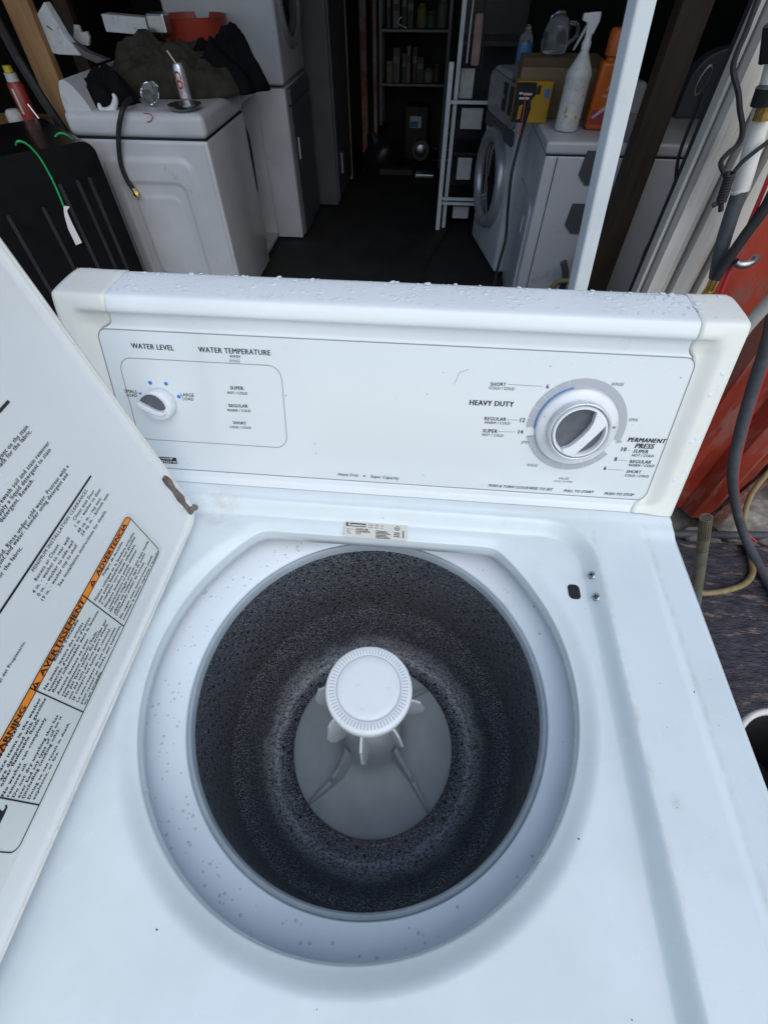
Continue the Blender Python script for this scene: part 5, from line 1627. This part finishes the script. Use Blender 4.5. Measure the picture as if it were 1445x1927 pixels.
tag(MB().tube([ay((-20, 10), yT - .10), ay((30, 105), yT - .10), ay((80, 185), yT - .10), ay((132, 262), yT - .10)], .022, 8, 1).build('black_bar', BLACKP, None), 'black bar leaning across the pine shelf', 'bar')
for i, (a_, b_) in enumerate((((0, 58), (60, 165)), ((52, 195), (96, 252)))):
    tag(MB().tube([ay(a_, yT - .06), ay(b_, yT - .06)], .006, 8, 1).build('metal_rod', STEEL, None, True), ('bright metal rod leaning above the spray can', 'short metal rod by the end of the pine shelf')[i], 'rod', 'rods leaning on the pine shelf')

# ------------------------------------------------------------------ things on the right-hand machines
zI = .8785
SPB = mat('spray_bottle_white', (.56, .56, .54), .45, var=.1, vs=40, bump=.1, bs=300, col2=(.07, .07, .05), c2s=75, c2lo=.61, c2hi=.68)
sb = az((1064, 244), zI)
spb = thing('spray_bottle', 'tall white spray bottle speckled with dirt on the white dryer', 'bottle', sb)
hb_ = ay((1086, 92), sb.y).z - zI
MB().lathe(chaikin([(.0001, .0005), (.049, .0005), (.053, .01), (.052, hb_ * .66), (.055, hb_ * .70), (.049, hb_ * .77), (.024, hb_ * .93), (.018, hb_ * .97), (.016, hb_ * 1.02), (.0001, hb_ * 1.02)], 1), 40, sb).build('bottle_body', SPB, spb, smooth=True)
sp0 = sb + V((0, 0, hb_))
MB().lathe([(.018, 0), (.019, .02), (.014, .03), (.013, .05), (.0001, .05)], 24, sp0).build('collar', WMET, spb, smooth=True)
MB().prism([sp0 + V((x, -.012, z)) for x, z in ((-.040, .105), (.028, .110), (.030, .085), (.016, .045), (-.014, .045), (-.018, .078), (-.040, .085))], (0, .024, 0)).build('trigger_head', WMET, spb, bevel=.004)
MB().prism([sp0 + V((x, -.005, z)) for x, z in ((-.016, .080), (-.008, .078), (-.022, .040), (-.046, -.005), (-.052, .0), (-.032, .045))], (0, .010, 0)).build('trigger', GREYP, spb, bevel=.002)
YEL = mat('bottle_stain', (.40, .34, .06), .6)
for u, z in ((-.030, .20), (-.032, .17), (-.026, .10), (.020, .09)):
    a = u / .053
    q_ = sb + V((math.sin(a) * .0537, -math.cos(a) * .0537, hb_ * z / .3 * .3 + .03))
    tn = V((math.cos(a), math.sin(a), 0))
    MB().add([q_ + tn * (.006 * math.cos(k)) * random.uniform(.5, 1.2) + V((0, 0, .010 * math.sin(k) * random.uniform(.5, 1.2))) for k in [i * PI / 4 for i in range(8)]], [tuple(range(8))]).build('stain', YEL, spb)
ORJ = mat('orange_plastic', (.50, .11, .015), .35, var=.12, vs=20)
oj = az((1120, 246), zI)
oj.y = sb.y + .035
oj.x = ay((1124, 240), oj.y).x
jug = thing('orange_jug', 'orange plastic jug of hand cleaner beside the white spray bottle', 'jug', oj)
ho = ay((1140, 112), oj.y).z - zI
MB().prism([oj + V((x, y, 0.001)) for x, y in rrect(-.066, .066, -.042, .042, .02, 5)], (0, 0, ho)).build('jug_body', ORJ, jug, smooth=True, bevel=.016, seg=4)
MB().lathe([(.030, ho), (.030, ho + .012), (.040, ho + .016), (.042, ho + .085), (.035, ho + .098), (.0001, ho + .10)], 28, oj + V((-.016, 0, 0))).build('jug_cap', ORJ, jug, smooth=True)
MB().prism([oj + V((x, -.012, ho + z)) for x, z in ((.022, .0), (.045, .0), (.062, .10), (.052, .115), (.030, .11))], (0, .024, 0)).build('pump_spout', ORJ, jug, bevel=.004)
LBL = mat('jug_label', (.34, .05, .05), .4)
MB().box(oj + V((-.056, -.0436, .025)), oj + V((.050, -.0424, .075))).build('label', LBL, jug)
LG = mat('label_lilac', (.50, .40, .46), .4)
MB().prism([oj + V((x, -.0445, z)) for x, z in ((-.052, .05), (-.010, .088), (.048, .110), (.048, .097), (.0, .076), (-.046, .044))], (0, .001, 0)).build('label_band', LG, jug)
text3('FAST', oj + V((-.018, -.0435, .142)), oj + V((.034, -.0435, .142)), (0, -1, 0), 'jug_lettering', WHT, jug, bold=.02, italic=.3, lift=.0006)
text3('ORANGE', oj + V((-.030, -.0435, .118)), oj + V((.036, -.0435, .118)), (0, -1, 0), 'jug_lettering', WHT, jug, bold=.02, italic=.3, lift=.0006)

# black bag and cable over the dryer's front edge
qb = az((1020, 216), zI)
heap('black_bag', (qb.x + .03, qb.y + .04, zI), .12, .085, .085, BLACKC, 'flat black pouch behind the spray bottle', 'pouch', 12, .2, .7)
tag(MB().tube([az((1008, 210), zI + .03), az((992, 219), zI + .015), ay((984, 240), yI + .30), ay((975, 275), yI + .25), ay((962, 330), yI + .2), ay((955, 400), yI + .18), ay((951, 450), yI + .16), ay((935, 510), yI + .12), ay((925, 560), yI + .1)], .0075, 10, 5).build('dryer_cable', RUBBER, None, True), 'black cable hanging down between the dryer and front-loading washer', 'cable')
# cardboard box with a yellow printed carton in front
CARD = mat('cardboard', (.17, .125, .075), .8, var=.15, vs=12)
yX = yI + .40
P0, P1 = ay((986, 108), yX), ay((1068, 190), yX)
cbx = thing('cardboard_box', 'brown cardboard box behind the spray bottle on the dryer', 'box', V(((P0.x + P1.x) / 2, yX, zI)))
MB().box((P0.x, yX, zI + .001), (P1.x + .12, yX + .17, P0.z)).build('box', CARD, cbx, bevel=.003)
MB().prism([V((P0.x - .002, yX - .002, P0.z - .03)), V((P1.x + .12, yX - .002, P0.z - .03)), V((P1.x + .12, yX - .03, P0.z + .004)), V((P0.x - .002, yX - .03, P0.z + .004))], (0, .004, 0)).build('flap', CARD, cbx)
YB2 = mat('carton_yellow', (.36, .20, .012), .45, var=.08)
yZ = yI + .31
P0, P1 = ay((974, 152), yZ), ay((1031, 208), yZ)
gz0 = zI + .001
gl = thing('yellow_carton', 'yellow and black printed carton on the dryer before the cardboard box', 'carton', V(((P0.x + P1.x) / 2, yZ, zI)))
MB().box((P0.x, yZ, gz0), (P1.x, yZ + .07, P0.z)).build('carton', YB2, gl, bevel=.002)
wX = P1.x - P0.x
hX = P0.z - gz0
MB().prism([V((P0.x + wX * u, yZ - .001, gz0 + hX * v_)) for u, v_ in ((.0, .0), (.44, .0), (.50, .35), (.46, .55), (.58, .72), (.54, .985), (.0, .985))], (0, -.0008, 0)).build('black_print', BLACKP, gl)
MB().prism([V((P0.x + wX * u, yZ - .001, gz0 + hX * v_)) for u, v_ in rrect(.80, .94, .62, .84, .03, 3)], (0, -.0010, 0)).build('blue_mark', BLUEB, gl)
MB().prism([V((P0.x + wX * u, yZ - .001, gz0 + hX * v_)) for u, v_ in rrect(.58, .68, .70, .92, .02, 3)], (0, -.0010, 0)).build('black_mark', BLACKP, gl)
MB().prism([V((P0.x + wX * u, yZ - .0022, gz0 + hX * v_)) for u, v_ in ((.14, .08), (.24, .10), (.26, .46), (.16, .42))], (0, -.0006, 0)).build('orange_print', YB2, gl)
for u0, u1, v_ in ((.10, .20, .70), (.22, .46, .68), (.12, .40, .58)):
    MB().box((P0.x + wX * u0, yZ - .0026, gz0 + hX * v_), (P0.x + wX * u1, yZ - .0019, gz0 + hX * (v_ + .05))).build('white_print', WHT, gl)
# bottled water, clear jug
yW = yI + .66
bw = V((ay((978, 148), yW).x, yW, .9715))
btl = thing('water_bottle', 'clear water bottle with a blue label on the front-loading washer', 'bottle', bw)
hW = max(.16, ay((985, 45), yW).z - .9715)
MB().lathe(chaikin([(.0001, .0005), (.034, .0005), (.037, .01), (.037, hW * .72), (.030, hW * .82), (.013, hW * .94), (.013, hW), (.0001, hW)], 1), 32, bw).build('bottle_body', CLEAR, btl, smooth=True)
MB().lathe([(.0376, hW * .40), (.0376, hW * .68)], 32, bw).build('label', BLUEB, btl, smooth=True)
yJ = yI + .50
pj = ay((1048, 100), yJ)
jg = thing('clear_jug', 'crinkled clear plastic jug with a loop handle on the cardboard box', 'jug', V((pj.x, yJ, ay((1030, 108), yX).z + .002)))
zj = ay((1030, 108), yX).z + .002
hJ = ay((1045, 18), yJ).z - zj
bmj = MB().lathe(chaikin([(.0001, .0005), (.055, .0005), (.06, .02), (.058, hJ * .6), (.040, hJ * .85), (.018, hJ * .96), (.018, hJ), (.0001, hJ)], 1), 32, (pj.x - .02, yJ, zj))
for v in bmj.v:
    k = .006 * noise.noise(v * 28)
    d = V((v.x - pj.x + .02, v.y - yJ, 0))
    if d.length > .02: v += d.normalized() * k
bmj.build('jug_body', CLEAR, jg, smooth=True)
MB().tube([V((pj.x + .025, yJ, zj + hJ * .72)), V((pj.x + .062, yJ, zj + hJ * .70)), V((pj.x + .072, yJ, zj + hJ * .45)), V((pj.x + .036, yJ, zj + hJ * .22))], .008, 10, 5).build('jug_handle', CLEAR, jg, smooth=True)
tag(MB().tube([ay((990, 172), yI + .29), ay((986, 205), yI + .27), ay((981, 232), yI + .25), ay((977, 252), yI + .24)], lambda t: .0022 + (.004 if t > .85 else 0), 8, 4).build('red_string', REDW, None, True), 'red string hanging from the yellow carton', 'string')

flush_text()
